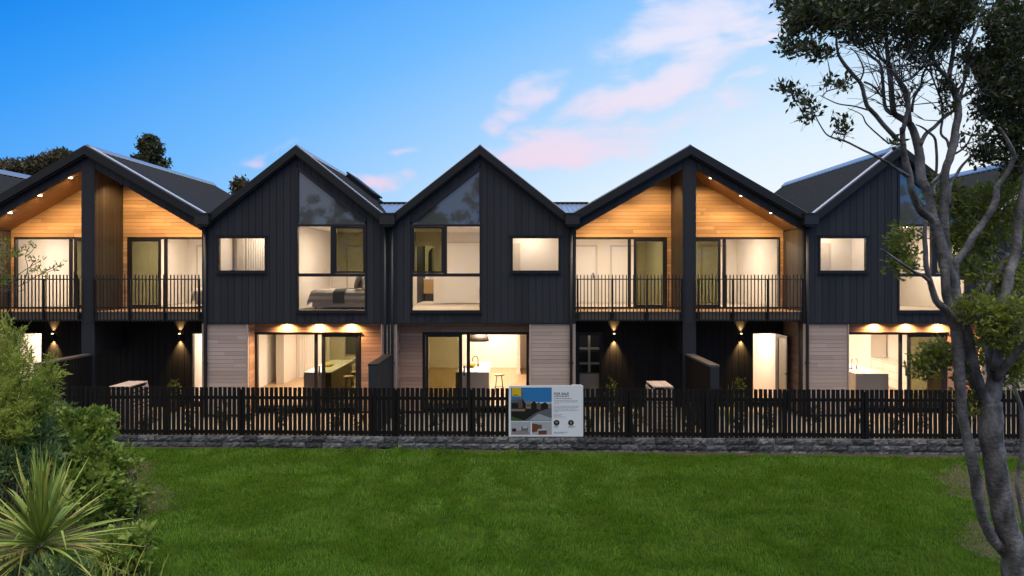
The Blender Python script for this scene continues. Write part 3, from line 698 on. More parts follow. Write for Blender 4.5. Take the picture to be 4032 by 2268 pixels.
# rainheads, downpipes, saddles between the houses (each belongs to one house)
for h, x in ((hB2, -8.87), (hA4, 1.73), (hB5, 8.56), (hB3, -3.57), (hA1, -15.71), (hB5, 13.87)):
    rainhead(h, x, .40 if x != -3.57 else .42)
    if x == -3.57: downpipe(h, x - .10, .3, 5.8); downpipe(h, x + .11, .3, 5.8)
    else: downpipe(h, x + (.0 if x < 0 else -.02), .3, 5.8)
    w = .2
    box('party_wall_cover', x - .13, x + .13, FRONT + .03, FRONT + .3, .3, 5.85, 'clad', h)
def saddle(h, x, hw2=1.15, ya=20.4):
    z1, yb = 6.90, 24.2; z0 = 6.02 + .88 * (ya - 20.4) / 3.8
    m = MB(); n = 14; v = []; f = []
    for i in range(n * 4 + 1):
        u = i / (n * 4); xx = x - hw2 + 2 * hw2 * u; rise = .03 if i % 4 == 0 else 0
        for yy, zz in ((ya, z0), (yb, z1)): v.append((xx, yy, zz + rise))
    f = [(2 * i, 2 * i + 2, 2 * i + 3, 2 * i + 1) for i in range(n * 4)]
    b = len(v); v += [(x - hw2, ya, z0 - .1), (x + hw2, ya, z0 - .1), (x + hw2, yb, z1 - .1), (x - hw2, yb, z1 - .1)]; f += [(b, b + 3, b + 2, b + 1)]
    s = mk('saddle_roof', v, f, 'flashing', h); box('ridge_cap', x - hw2, x + hw2, yb - .1, yb + .15, z1 - .02, z1 + .06, 'roof', s)
saddle(hB3, -3.57); saddle(hB3, 1.55, ya=21.45)
# roof window on the striped-bed house
def skylight(h, X):
    sl = .79; ang = math.atan(sl); n = Vector((math.sin(ang), 0, math.cos(ang))); d = Vector((math.cos(ang), 0, -math.sin(ang)))
    c = Vector((X + .72, 25.0, ZAP - .05 - sl * .72)); m = MB(); 
    def obox(c, a, b, w0, w1):
        v = [c + d * (sa * a) + Vector((0, sb * b, 0)) + n * (w1 if sc_ > 0 else w0) for sa, sb, sc_ in BV]; m.raw(v, BF)
    obox(c, .55, .8, -.05, .16); obox(c, .60, .85, .16, .22)
    m.out('skylight', 'barge', h)
skylight(hB2, XB2)

# ------------------------------------------------------------------ interiors of the three tall-window houses
def rooms_b(h, X, x, m, ensuite=False):
    xa, xb = X - 2.56, X + 2.56
    split = x(-.45); a0, a1 = sorted((split + m * .05, x(2.56))); b0, b1 = sorted((x(-2.56), split - m * .05))
    ob = None
    if ensuite: ob = (-3.47, -2.86, ZF2 + 2.1)
    bed = room(h, a0, a1, FRONT + .165, 24.9, ZF2, ZCE, 'carpet', open_back=ob, name='bedroom')
    bath = room(h, b0, b1, FRONT + .165, 21.5, ZF2, ZCE, 'carpet', name='small_room')
    ceiling_light(h, x(1.35), 21.8, ZCE, 98); lamp('room_lamp', 'AREA', (x(-1.5), 20.8, ZCE - .03), 27, WARM, bath, .4)
    liv = room(h, xa, xb, GREC + .125, 28.8, ZG, 2.85, 'oak_floor', name='living_room')
    for yy, p in ((22.3, 120), (25.0, 115), (27.6, 100)):
        lamp('room_lamp', 'AREA', (X, yy, 2.8), p, WARM, liv, .9)
    return bed, bath, liv
bed2, bath2, liv2 = rooms_b(hB2, XB2, xB2, 1)
bed3, bath3, liv3 = rooms_b(hB3, XB3, xB3, -1, ensuite=True)
bed5, bath5, liv5 = rooms_b(hB5, XB5, xB5, 1)
for z in (.70, .82): pass
# wardrobes / doors / panels
wall_door(bed2, -5.98, -5.25, 24.9, ZF2, ZF2 + 2.08)
box('wardrobe_door', -4.95, -4.0, 24.86, 24.88, ZF2 + .02, ZF2 + 2.2, 'white', bed2); box('wardrobe_rail', -4.97, -3.98, 24.85, 24.88, ZF2 + 2.2, ZF2 + 2.24, 'wall_tone', bed2)
box('wardrobe_door', -2.5, -1.55, 24.86, 24.88, ZF2 + .02, ZF2 + 2.2, 'white', bed3); box('wardrobe_door', -1.55, -.62, 24.83, 24.85, ZF2 + .02, ZF2 + 2.2, 'white', bed3)
box('wardrobe_rail', -2.52, -.6, 24.82, 24.88, ZF2 + 2.2, ZF2 + 2.24, 'wall_tone', bed3)
wall_door(bed5, 11.35, 12.1, 24.9, ZF2, ZF2 + 2.08)
wall_door(bath5, 9.55, 9.98, 21.5, ZF2, ZF2 + 2.0, None, 'wall_tone')
box('panel_backing', -8.36, -7.2, 21.478, 21.496, ZF2 + .01, ZCE - .01, 'wall_tone', bath2)
for i in range(14): box('panel_batten', -8.34 + i * .075, -8.34 + i * .075 + .052, 21.44, 21.476, ZF2 + .02, ZCE - .02, 'wall_in', bath2)
box('corner_boxing', -8.58, -8.38, 21.3, 21.49, ZF2, ZCE - .01, 'wall_tone', bath2)
box('tile_panel', -.05, .26, 21.44, 21.49, ZF2 + .02, ZF2 + 2.05, 'wall_tone', bath3)
# ground-floor fluted wall, corner boxing and oven recess in the striped-bed house
for i in range(16): box('panel_batten', -8.1 + i * .07, -8.1 + i * .07 + .05, 26.0, 26.04, ZG + .01, 2.84, 'wall_in', liv2)
box('panel_wall', -8.2, -6.98, 26.041, 26.12, ZG, 2.84, 'wall_in', liv2); box('corner_boxing', -8.5, -8.22, 24.6, 26.1, ZG, 2.84, 'wall_tone', liv2)
box('wall_switch', -6.25, -6.19, 28.75, 28.79, ZG + 1.35, ZG + 1.6, 'dark_wood', liv2)
box('window_blind', -7.0, -6.55, 28.72, 28.79, ZG + .6, 2.4, 'splash', liv2)
box('hall_wall', .2, .32, 27.0, 28.78, ZG, 2.84, 'wall_in', liv3); box('skirting', .18, .34, 26.98, 27.0, ZG, ZG + .1, 'white', liv3)
box('wall_switch', .75, .80, 28.75, 28.79, ZG + 1.3, ZG + 1.6, 'dark_wood', liv3)

# ensuite behind the bedroom doorway: vanity, basin, mirror
ens = room(hB3, -3.5, -2.5, 24.96, 27.4, ZF2, ZCE, 'wall_tone', name='ensuite'); lamp('room_lamp', 'AREA', (-3.0, 26.2, ZCE - .05), 50, WARM, ens, .4)
v = thing('vanity', 'oak two-drawer vanity with white basin seen through the upstairs bedroom doorway', 'vanity', (-3.1, 27.1, ZF2))
box('cabinet', -3.48, -2.62, 26.9, 27.38, ZF2 + .30, ZF2 + .86, 'oak', v); box('drawer_front', -3.47, -2.63, 26.87, 26.898, ZF2 + .31, ZF2 + .57, 'oak', v); box('drawer_front', -3.47, -2.63, 26.87, 26.898, ZF2 + .59, ZF2 + .83, 'oak', v)
box('plinth', -3.44, -2.66, 26.95, 27.36, ZF2, ZF2 + .30, 'dark_wood', v); box('counter', -3.49, -2.61, 26.86, 27.39, ZF2 + .862, ZF2 + .89, 'white', v)
MB().lathe((-3.12, 27.1, ZF2 + .891), [(.14, 0), (.2, .05), (.21, .11), (.19, .11)], 18).out('basin', 'white', v, True)
mr = thing('mirror', 'arched dark-edged mirror on the ensuite wall above the oak vanity', 'mirror', (-3.05, 27.36, ZF2 + 1.1))
arch = [(-.3, 0), (.3, 0)] + [(.3 * math.cos(a), .75 + .3 * math.sin(a)) for a in np.linspace(0, math.pi, 13)]
MB().prism([(-3.05 + p[0], ZF2 + 1.1 + p[1]) for p in arch], 27.35, 27.39).out('mirror_edge', 'steel_black', mr)
MB().prism([(-3.05 + p[0] * .93, ZF2 + 1.12 + p[1] * .95) for p in arch], 27.343, 27.349).out('mirror_glass', 'mirror', mr)

def make_bed(label, x0, x1, y0, y1, zf, head=1, cover='stripe', thr='throw'):
    b = thing('bed', label, 'bed', ((x0 + x1) / 2, (y0 + y1) / 2, zf))
    box('base', x0 + .12, x1, y0 + .05, y1 - .05, zf + .06, zf + .34, 'linen', b)
    for xx in (x0 + .2, x1 - .15):
        for yy in (y0 + .12, y1 - .12): box('leg', xx - .02, xx + .02, yy - .02, yy + .02, zf, zf + .06, 'steel_black', b)
    # duvet draped over the sides with a wavy hem
    nx, prof = 22, [(-.04, .20), (-.07, .34), (-.045, .50), (.03, .575), (.2, .60), (.5, .60)]
    v = []; f = []
    xs = np.linspace(x0 - .02, x1 - .05, nx)
    full = [(y0 + p[0], p[1]) for p in prof] + [(y1 - p[0], p[1]) for p in prof[::-1]]
    k = len(full)
    for i, xx in enumerate(xs):
        for j, (yy, zz) in enumerate(full):
            edge = 1 if j in (0, k - 1) else .4 if j in (1, k - 2) else .15
            dz = .035 * math.sin(i * 1.3 + j) * edge + random.uniform(-.008, .008); dr = 0
            if i == 0: zz = min(zz, .34) - .1; 
            if i == 1: zz -= .05
            v.append((xx + (0.02 * math.sin(j)), yy, zf + zz + dz))
    for i in range(nx - 1):
        for j in range(k - 1): f.append((i * k + j, (i + 1) * k + j, (i + 1) * k + j + 1, i * k + j + 1))
    mk('duvet', v, f, cover, b, True)
    xt = x0 + (x1 - x0) * .45; tv = []; tf = []
    for i in range(5):
        for j, (yy, zz) in enumerate(full):
            tv.append((xt + .09 * i - (.03 if j < 3 else 0), yy + (-.02 if j < k / 2 else .02), zf + (zz - .04 if j in (0, k - 1) else zz) + .02))
    for i in range(4):
        for j in range(k - 1): tf.append((i * k + j, (i + 1) * k + j, (i + 1) * k + j + 1, i * k + j + 1))
    mk('throw', tv, tf, thr, b, True)
    for j, (yy, mt) in enumerate(((y0 + .4, 'linen_dark'), (y1 - .4, 'linen_dark'), (y0 + .42, 'linen'), (y1 - .42, 'linen'))):
        xx = x1 - .18 - .2 * (j < 2); pv = []; pf = []
        for a in range(7):
            for c in range(7):
                u, w = a / 6 * 2 - 1, c / 6 * 2 - 1; t = .09 * math.sqrt(max(0, (1 - u ** 4) * (1 - w ** 4))) + .006
                for sgn in (-1, 1): pv.append((xx + sgn * t + .12 * (w + 1) * .5, yy + u * .3, zf + .85 + w * .23))
        for a in range(6):
            for c in range(6):
                i0 = (a * 7 + c) * 2; i1 = ((a + 1) * 7 + c) * 2; i2 = ((a + 1) * 7 + c + 1) * 2; i3 = (a * 7 + c + 1) * 2
                pf += [(i0, i1, i2, i3), (i0 + 1, i3 + 1, i2 + 1, i1 + 1)]
        mk('pillow', pv, pf, mt, b, True)
    return b
make_bed('bed with grey striped cover and dark throw behind the low bedroom window', -6.25, -4.45, 20.9, 22.4, ZF2)
b = make_bed('bed with cream covers behind the balcony rail beside a wicker chair', -10.6, -9.05, 22.6, 24.1, ZF2, cover='linen', thr='orange_cloth')

def stool(label, x, y, zf, group=None):
    s = thing('bar_stool', label, 'stool', (x, y, zf), group)
    MB().lathe((x, y, zf + .64), [(.15, 0), (.18, .02), (.18, .04), (.16, .05)], 18).out('seat', 'oak', s, True)
    for k in range(4):
        a = math.pi / 4 + k * math.pi / 2
        MB().tube([(x + .11 * math.cos(a), y + .11 * math.sin(a), zf + .64), (x + .2 * math.cos(a), y + .2 * math.sin(a), zf)], .013, 8).out('leg', 'dark_wood', s)
    MB().tube([(x + .16 * math.cos(a), y + .16 * math.sin(a), zf + .25) for a in np.linspace(0, 2 * math.pi, 17)], .008, 6).out('foot_ring', 'dark_wood', s)
def island(label, x0, x1, y0, y1, zf, body='white', end='stone_top'):
    k = thing('kitchen_island', label, 'kitchen island', ((x0 + x1) / 2, (y0 + y1) / 2, zf))
    box('body', x0 + .05, x1 - .05, y0 + .045, y1 - .1, zf, zf + .88, body, k); box('worktop', x0, x1, y0 + .04, y1, zf + .882, zf + .92, 'stone_top', k); box('end_panel', x0, x1, y0, y0 + .038, zf, zf + .92, end, k)
    box('sink', x0 + .15, x0 + .5, (y0 + y1) / 2 - .3, (y0 + y1) / 2 + .25, zf + .922, zf + .926, 'splash', k)
    return k
def tap(label, x, y, z, mat, d=(-1, 0)):
    t = thing('tap', label, 'tap', (x, y, z))
    pts = [(x, y, z), (x, y, z + .24)] + [(x + d[0] * (.09 - .09 * math.cos(a)), y + d[1] * .1, z + .24 + .10 * math.sin(a)) for a in np.linspace(.2, math.pi, 9)] + [(x + d[0] * .18, y, z + .17)]
    MB().tube(pts, .013, 10).out('spout', mat, t, True); MB().lathe((x, y, z), [(.025, 0), (.025, .06), (.02, .07)], 14).out('tap_base', mat, t); MB().tube([(x, y, z + .05), (x + .07, y, z + .07)], .007, 8).out('lever', mat, t)
def bowl(label, x, y, z, mat, r=.13):
    MB_ = MB().lathe((x, y, z), [(r * .4, 0), (r * .75, .04), (r, .10), (r * .92, .10), (r * .6, .045)], 18)
    tag(MB_.out('fruit_bowl', mat, None, True), label, 'bowl')
island('pale stone kitchen island in the room under the striped-bed bedroom', -6.45, -5.6, 21.15, 24.2, ZG, 'taupe', 'taupe')
bowl('small yellow-green bowl on the pale stone island', -6.05, 22.4, ZG + .92, 'yellow', .1)
for i, yy in enumerate((22.0, 23.0)): stool('oak bar stool along the pale stone kitchen island', -5.25, yy, ZG, 'stools at the pale island')
island('bright white kitchen island with black gooseneck tap behind the fence', -1.75, -.72, 21.2, 23.6, ZG)
tap('black gooseneck tap on the bright white island', -1.12, 22.5, ZG + .92, 'steel_black')
bowl('yellow bowl beside the black gooseneck tap', -1.30, 22.3, ZG + .92, 'yellow')
stool('oak bar stool beside the bright white island', -.42, 22.4, ZG)
island('white waterfall island with pale curved tap behind the multi-trunked tree', 10.5, 11.5, 20.85, 23.5, ZG)
tap('pale curved tap on the white waterfall island', 10.95, 22.0, ZG + .92, 'chrome', (1, 0))
stool('oak bar stool beside the white waterfall island', 10.2, 22.2, ZG)
sb = thing('soap_bottle', 'small pump bottle beside the pale curved tap', 'bottle', (11.05, 21.9, ZG + .92)); MB().lathe((11.05, 21.9, ZG + .92), [(.03, 0), (.032, .10), (.012, .125)], 12).out('bottle', 'oak', sb); MB().tube([(11.05, 21.9, ZG + 1.04), (11.05, 21.9, ZG + 1.08), (11.09, 21.9, ZG + 1.08)], .006, 6).out('pump', 'steel_black', sb)
pd = thing('pendant_lamp', 'dark bronze dome pendant hanging over the bright white island', 'pendant lamp', (-1.1, 22.6, 2.2))
MB().lathe((-1.1, 22.6, 2.2), [(.33, 0), (.345, .0), (.30, .16), (.20, .30), (.05, .36)], 24).out('shade', 'dark_wood', pd, True); MB().tube([(-1.1, 22.6, 2.55), (-1.1, 22.6, 2.84)], .008, 6).out('cord', 'steel_black', pd)
cb = thing('drawer_cabinet', 'run of cream drawers with dark grooves behind the white waterfall island', 'cabinet', (13.4, 23.5, ZG))
box('carcass', 13.16, 13.72, 21.6, 25.0, ZG, ZG + .86, 'wall_tone', cb); box('counter', 13.12, 13.72, 21.58, 25.0, ZG + .862, ZG + .90, 'stone_top', cb)
for i in range(4):
    for j, (za, zb) in enumerate(((.05, .30), (.325, .57), (.595, .84))): box('drawer_front', 13.135, 13.158, 21.62 + i * .84, 22.44 + i * .84, ZG + za, ZG + zb, 'wall_in', cb)
box('tall_unit', 13.14, 13.72, 25.01, 27.0, ZG, 2.75, 'wall_in', cb)
# living room pieces behind the tinted sash
sf = thing('sofa', 'cream sofa behind the tinted sliding sash below the striped-bed bedroom', 'sofa', (-5.2, 26.8, ZG))
box('seat', -6.2, -4.2, 26.4, 27.2, ZG + .15, ZG + .45, 'linen', sf); box('backrest', -6.2, -4.2, 27.2, 27.45, ZG + .15, ZG + .95, 'linen', sf)
for xx in (-6.32, -4.18): box('arm', xx, xx + .12, 26.4, 27.4, ZG + .12, ZG + .62, 'linen', sf)
for xx in (-6.2, -4.2):
    for yy in (26.5, 27.35): box('leg', xx - .03, xx + .03, yy - .03, yy + .03, ZG, ZG + .12, 'dark_wood', sf)
def cushion(label, x, y, z, mat):
    pv = []; pf = []
    for a in range(7):
        for c in range(7):
            u, w = a / 6 * 2 - 1, c / 6 * 2 - 1; t = .08 * math.sqrt(max(0, (1 - u ** 4) * (1 - w ** 4))) + .006
            for sgn in (-1, 1): pv.append((x + u * .24, y + sgn * t + w * .08, z + .25 + w * .24))
    for a in range(6):
        for c in range(6):
            i0 = (a * 7 + c) * 2; i1 = ((a + 1) * 7 + c) * 2; i2 = ((a + 1) * 7 + c + 1) * 2; i3 = (a * 7 + c + 1) * 2
            pf += [(i0, i1, i2, i3), (i0 + 1, i3 + 1, i2 + 1, i1 + 1)]
    tag(mk('cushion', pv, pf, mat, None, True), label, 'cushion')
cushion('ochre square cushion on the cream sofa', -5.0, 26.95, ZG + .45, 'orange_cloth'); cushion('white square cushion on the cream sofa', -5.6, 26.95, ZG + .45, 'white')
sd_ = thing('side_table', 'small round dark table in front of the cream sofa', 'table', (-5.6, 25.6, ZG)); MB().lathe((-5.6, 25.6, ZG + .5), [(.25, 0), (.25, .03)], 20).out('table_top', 'dark_wood', sd_)
for k in range(3):
    a = k * 2.1; MB().tube([(-5.6 + .15 * math.cos(a), 25.6 + .15 * math.sin(a), ZG + .5), (-5.6 + .22 * math.cos(a), 25.6 + .22 * math.sin(a), ZG)], .012, 6).out('leg', 'dark_wood', sd_)
ch = thing('wicker_chair', 'round-backed wicker chair on the bedroom side of the balcony door', 'chair', (-9.35, 22.0, ZF2))
MB().lathe((-9.35, 22.0, ZF2 + .4), [(.22, 0), (.24, .03), (.24, .06)], 18).out('seat', 'orange_cloth', ch)
MB().tube([(-9.35 + .27 * math.cos(a), 22.2, ZF2 + .62 + .3 * math.sin(a)) for a in np.linspace(-.6, math.pi + .6, 15)], .022, 8).out('backrest', 'orange_cloth', ch)
for sx_ in (-1, 1):
    for sy_ in (-1, 1): MB().tube([(-9.35 + sx_ * .16, 22 + sy_ * .16, ZF2 + .4), (-9.35 + sx_ * .2, 22 + sy_ * .2, ZF2)], .014, 6).out('leg', 'oak', ch)

# ------------------------------------------------------------------ blade walls between the units
def blade(X, label, vis):
    b = thing('privacy_wall', label, 'wall', (X, 18.6, .28), 'low black walls dividing the patios')
    y0 = yf(X) + .11; y1 = FRONT - .10 if X == -3.57 else FRONT - .04
    c = box('core', X - .09, X + .09, y0, y1, .28, 2.06, 'clad_back', b)
    box('cap', X - .125, X + .125, y0 - .02, y1, 2.062, 2.115, 'cap_timber' if X != -3.57 else 'barge', b)
    box('end_board', X - .11, X + .11, y0 - .02, y0 - .002, .28, 2.06, 'clad', b)
    n = 17
    for i in range(n):
        a = y0 + (y1 - y0) * i / n; e = y0 + (y1 - y0) * (i + 1) / n - .012
        for s in vis: box('board', X + s * .091, X + s * .111, a + .004, e, .29, 2.06, 'black_board' if X != -3.57 else 'clad', b)
blade(XA1, 'dark dividing wall beside the feathery shrub under a long timber cap', (1, -1))
blade(-3.57, 'dark dividing wall between the twin downpipes and the fence', (1, -1))
blade(XA4, 'dark dividing wall below the balcony post near the open glazed door', (-1, 1))

# slatted boxes on the patios
def slat_box(label, x0, x1, y0, y1, z0, z1):
    t = thing('slatted_box', label, 'box', ((x0 + x1) / 2, (y0 + y1) / 2, z0))
    for xx in (x0, x1 - .05):
        for yy in (y0, y1 - .05): box('post', xx, xx + .05, yy, yy + .05, z0, z1 - .03, 'pale_board', t)
    n = 7
    for i in range(n): a = x0 + (x1 - x0) * i / n; box('top_slat', a, a + (x1 - x0) / n - .012, y0 - .02, y1 + .02, z1 - .028, z1, 'pale_board', t)
    for i in range(9):
        z = z0 + .06 + (z1 - z0 - .12) * i / 9; box('front_slat', x0 - .002, x1 + .002, y0 - .022, y0 - .002, z, z + .08, 'pale_board', t); box('side_slat', x0 - .022, x0 - .002, y0, y1, z, z + .08, 'pale_board', t); box('side_slat', x1 + .002, x1 + .022, y0, y1, z, z + .08, 'pale_board', t)
slat_box('pale slatted timber box behind the fence near the open glazed door', 3.72, 4.26, 18.0, 18.9, .27, 1.46)
slat_box('pale slatted timber box behind the fence near the feathery shrub', -10.62, -10.08, 18.0, 18.9, .27, 1.46)

# ------------------------------------------------------------------ fence on a low stone wall
FA = math.atan(-.0222)
fx0, fx1 = -13.2, 14.2
fence = thing('picket_fence', 'long black timber picket fence on the low stone wall', 'fence', (0, 17.4, .29))
def frail(z0, z1, dy0, dy1, name):
    v = [(x, yf(x) + dy, z) for x in (fx0, fx1) for dy in (dy0, dy1) for z in (z0, z1)]
    mk(name, v, [(0, 1, 3, 2), (4, 6, 7, 5), (0, 4, 5, 1), (2, 3, 7, 6), (1, 5, 7, 3), (0, 2, 6, 4)], 'fence', fence)
frail(1.215, 1.295, .022, .062, 'rail'); frail(.33, .42, .022, .062, 'rail')
n = int((fx1 - fx0) / .1205)
pm = []
for i in range(6):
    hh = 1.215 + i * .002; me = bpy.data.meshes.new('picket')
    w = .0445; me.from_pydata([(a * w, b * .01, -hh / 2 + (hh if c > 0 else 0) + (-.004 * (a > 0) if c > 0 else 0)) for a, b, c in BV], [], BF); me.materials.append(MATS['fence']); pm.append(me)
for i in range(n):
    x = fx0 + .06 + i * .1205
    o = link(bpy.data.objects.new('picket', random.choice(pm)), fence, (x, yf(x) + .01, .305 + .61 + random.uniform(-.006, .006)))
    o.rotation_euler = (random.uniform(-.006, .006), random.uniform(-.007, .007), FA + random.uniform(-.03, .03))
x = fx0 + .3
while x < fx1:
    box('post', x - .05, x + .05, yf(x) + .064, yf(x) + .155, .2, 1.46, 'fence', fence, rot=(0, 0, FA)); x += 1.98
# stone wall in two courses of split-face blocks
rwall = thing('stone_wall', 'low dark split-stone retaining wall edging the lawn', 'wall', (0, 17.3, 0))
v = [(x, yf(x) + dy, z) for x in (fx0, fx1) for dy in (-.045, .3) for z in (-.2, .262)]
mk('wall_core', v, [(0, 1, 3, 2), (4, 6, 7, 5), (0, 4, 5, 1), (2, 3, 7, 6), (1, 5, 7, 3), (0, 2, 6, 4)], 'mortar', rwall)
def block_mesh(L, H, seed):
    rnd = random.Random(seed); nx, nz = 6, 3; v = []; f = []
    for j in range(nz + 1):
        for i in range(nx + 1):
            inner = 0 < i < nx and 0 < j < nz
            v.append((-L / 2 + L * i / nx, -.05 - (rnd.uniform(.004, .032) if inner else rnd.uniform(-.004, .004)), -H / 2 + H * j / nz + (rnd.uniform(-.012, .012) if inner else rnd.uniform(-.003, .0))))
    for j in range(nz):
        for i in range(nx): a = j * (nx + 1) + i; f.append((a, a + 1, a + nx + 2, a + nx + 1))
    b = len(v); v += [(-L / 2, .22, -H / 2), (L / 2, .22, -H / 2), (L / 2, .22, H / 2), (-L / 2, .22, H / 2)]
    top = [nz * (nx + 1) + i for i in range(nx + 1)]
    f.append(tuple(top + [b + 2, b + 3])); f.append(tuple([0, b + 3 - 3] + [b + 1] + [i for i in range(nx, 0, -1)]))
    f.append(tuple([j * (nx + 1) for j in range(nz, -1, -1)] + [b, b + 3])); f.append(tuple([nx + j * (nx + 1) for j in range(nz + 1)] + [b + 2, b + 1]))
    me = bpy.data.meshes.new('stone_block'); me.from_pydata(v, [], f); me.update(); me.materials.append(MATS['stone']); return me
BL = {(L, r): [block_mesh(L - .012, .146 if r else .144, k * 7 + r + int(L * 100)) for k in range(4)] for L in (.30, .36, .44, .52) for r in (0, 1)}
for row in (-1, 0, 1):
    x = fx0 + random.uniform(0, .2)
    while x < fx1 - .3:
        L = random.choice((.36, .44, .44, .52)); me = random.choice(BL[(L, 1 if row == 1 else 0)])
        o = link(bpy.data.objects.new('stone_block', me), rwall, (x + L / 2, yf(x + L / 2) - .03 - .008 * (row < 1), .288 - .075 - (1 - row) * .149)); o.rotation_euler = (0, 0, FA); x += L

# ------------------------------------------------------------------ for-sale board
def sign():
    s = thing('for_sale_board', 'white for sale board with house photographs fixed to the picket fence', 'sign', (.85, 17.2, .25))
    x0, x1, z0, z1 = -.083, 1.80, .315, 1.60
    y = yf(.86) - .035
    box('board', x0, x1, y, y + .03, z0, z1, 'sign_white', s, rot=None)
    def rect(a, b, c, d, mat, dy=.002, name='print'): return box(name, x0 + a * (x1 - x0), x0 + b * (x1 - x0), y - dy, y - dy + .0012, z0 + c * (z1 - z0), z0 + d * (z1 - z0), mat, s)
    def poly(pts, mat, dy, name='print'):
        return MB().prism([(x0 + p[0] * (x1 - x0), z0 + p[1] * (z1 - z0)) for p in pts], y - dy, y - dy + .001).out(name, mat, s)
    # main photograph
    rect(.03, .578, .315, .965, 's_sky', .003)
    poly([(.03, .55), (.578, .60), (.578, .68), (.03, .68)], 's_pale', .0045)
    rect(.03, .578, .315, .56, 's_dark2', .0048)
    for a, b, c, d in ((.17, .185, .66, .90), (.19, .2, .66, .86), (.05, .06, .66, .8), (.08, .09, .66, .78)): rect(a, b, c, d, 's_twig', .0048)
    poly([(.03, .55), (.03, .66), (.18, .74), (.23, .66), (.23, .50)], 's_dark', .006); poly([(.03, .66), (.03, .70), (.13, .745), (.18, .74), (.13, .665)], 's_roof', .0072)
    poly([(.13, .56), (.13, .70), (.18, .74), (.185, .56)], 's_brown', .0084)
    poly([(.23, .55), (.23, .67), (.275, .71), (.30, .66), (.30, .55)], 's_tan', .006); poly([(.30, .55), (.30, .66), (.345, .70), (.375, .65), (.375, .50)], 's_dark', .0065)
    poly([(.375, .55), (.375, .65), (.40, .68), (.43, .64), (.43, .52)], 's_brown', .006); poly([(.43, .53), (.43, .64), (.49, .68), (.53, .63), (.53, .54)], 's_dark', .0065); poly([(.53, .55), (.53, .63), (.55, .66), (.578, .63), (.578, .55)], 's_tan', .006)
    for a, c in ((.25, .60), (.275, .60), (.05, .63)): rect(a, a + .016, c, c + .03, 's_dark', .0096)
    poly([(.03, .44), (.03, .555), (.23, .555), (.23, .50), (.36, .50), (.28, .36), (.22, .33)], 's_dark2', .0102); poly([(.03, .50), (.03, .545), (.22, .545), (.22, .50)], 's_tan', .0112)
    poly([(.03, .315), (.03, .40), (.12, .36), (.21, .315)], 's_lawn', .0112)
    poly([(.21, .315), (.37, .47), (.50, .54), (.578, .545), (.578, .315)], 's_road', .0105); poly([(.27, .315), (.40, .45), (.578, .36), (.578, .315)], 's_road2', .0115)
    rect(.045, .165, .79, .965, 's_yellow', .006)
    # two interior photographs
    rect(.03, .295, .04, .285, 's_int', .003); poly([(.03, .04), (.06, .12), (.25, .12), (.295, .04)], 's_floor', .0045); rect(.045, .10, .10, .16, 's_dark', .006); rect(.17, .26, .11, .2, 's_grey', .006); rect(.19, .25, .165, .205, 's_pale', .0072)
    rect(.312, .578, .04, .285, 's_int', .003); poly([(.312, .08), (.312, .26), (.385, .245), (.385, .1)], 's_red', .0045); poly([(.385, .13), (.385, .24), (.445, .23), (.445, .13)], 's_brown', .0045); poly([(.40, .04), (.40, .12), (.51, .13), (.51, .045)], 's_red', .006); poly([(.385, .115), (.40, .15), (.52, .15), (.52, .125)], 's_pale', .0072)
    # text block
    def text(body, a, c, size, mat, wide=1.0, shear=0):
        cu = bpy.data.curves.new('lettering', 'FONT'); cu.body = body; cu.size = size; cu.shear = shear; cu.space_character = wide; cu.offset = .0016
        o = bpy.data.objects.new('lettering', cu); COL.objects.link(o); bpy.context.view_layer.update()
        me = bpy.data.meshes.new_from_object(o.evaluated_get(bpy.context.evaluated_depsgraph_get())); bpy.data.objects.remove(o)
        me.materials.clear(); me.materials.append(MATS[mat])
        q = link(bpy.data.objects.new('lettering', me), s, (x0 + a * (x1 - x0), y - .009, z0 + c * (z1 - z0))); q.rotation_euler = (R(90), 0, 0); q['kind'] = 'text'; del q['kind']
    text('FOR SALE', .606, .825, .08, 's_ink', 1.12)
    text('RayWhite', .056, .81, .034, 's_ink', 1.0, .25)
    rr = random.Random(3)
    def line(c, a, b, mat='s_line', t=.010):
        xx = a
        while xx < b:
            w = rr.uniform(.012, .05); rect(xx, min(xx + w, b), c, c + t, mat, .003, 'text_line'); xx += w + .007
    line(.785, .606, .81, 's_ink2', .018); line(.742, .606, .846, 's_ink2', .012)
    for c, b in ((.705, .93), (.678, .92), (.65, .68), (.595, .945), (.566, .93), (.537, .90), (.508, .945), (.48, .66), (.43, .72), (.405, .70), (.38, .76)): line(c, .606, b)
    line(.195, .606, .66, 's_ink2'); line(.195, .80, .90, 's_ink2'); line(.17, .606, .67); line(.17, .80, .88); line(.08, .606, .79, 's_ink2'); line(.06, .606, .74)
    text('LEON', .606, .115, .045, 's_line', .9) if False else None
    for cx_, mat in ((.643, 's_suit'), (.836, 's_hair')):
        def disc(dx, dz, r, m_, dy):
            pts = [(x0 + cx_ * (x1 - x0) + dx + r * math.cos(a), z0 + .27 * (z1 - z0) + dz + r * math.sin(a)) for a in np.linspace(0, 2 * math.pi, 20, endpoint=False)]
            MB().prism(pts, y - dy, y - dy + .001).out('portrait_print', m_, s)
        disc(0, 0, .073, 's_dark', .003); disc(0, -.038, .034, mat, .0045); disc(0, .012, .026, 's_skin', .006)
    box('top_clip', x0 + .84 * (x1 - x0), x1 - .04, y + .001, y + .05, z1 + .001, z1 + .018, 'sign_white', s)
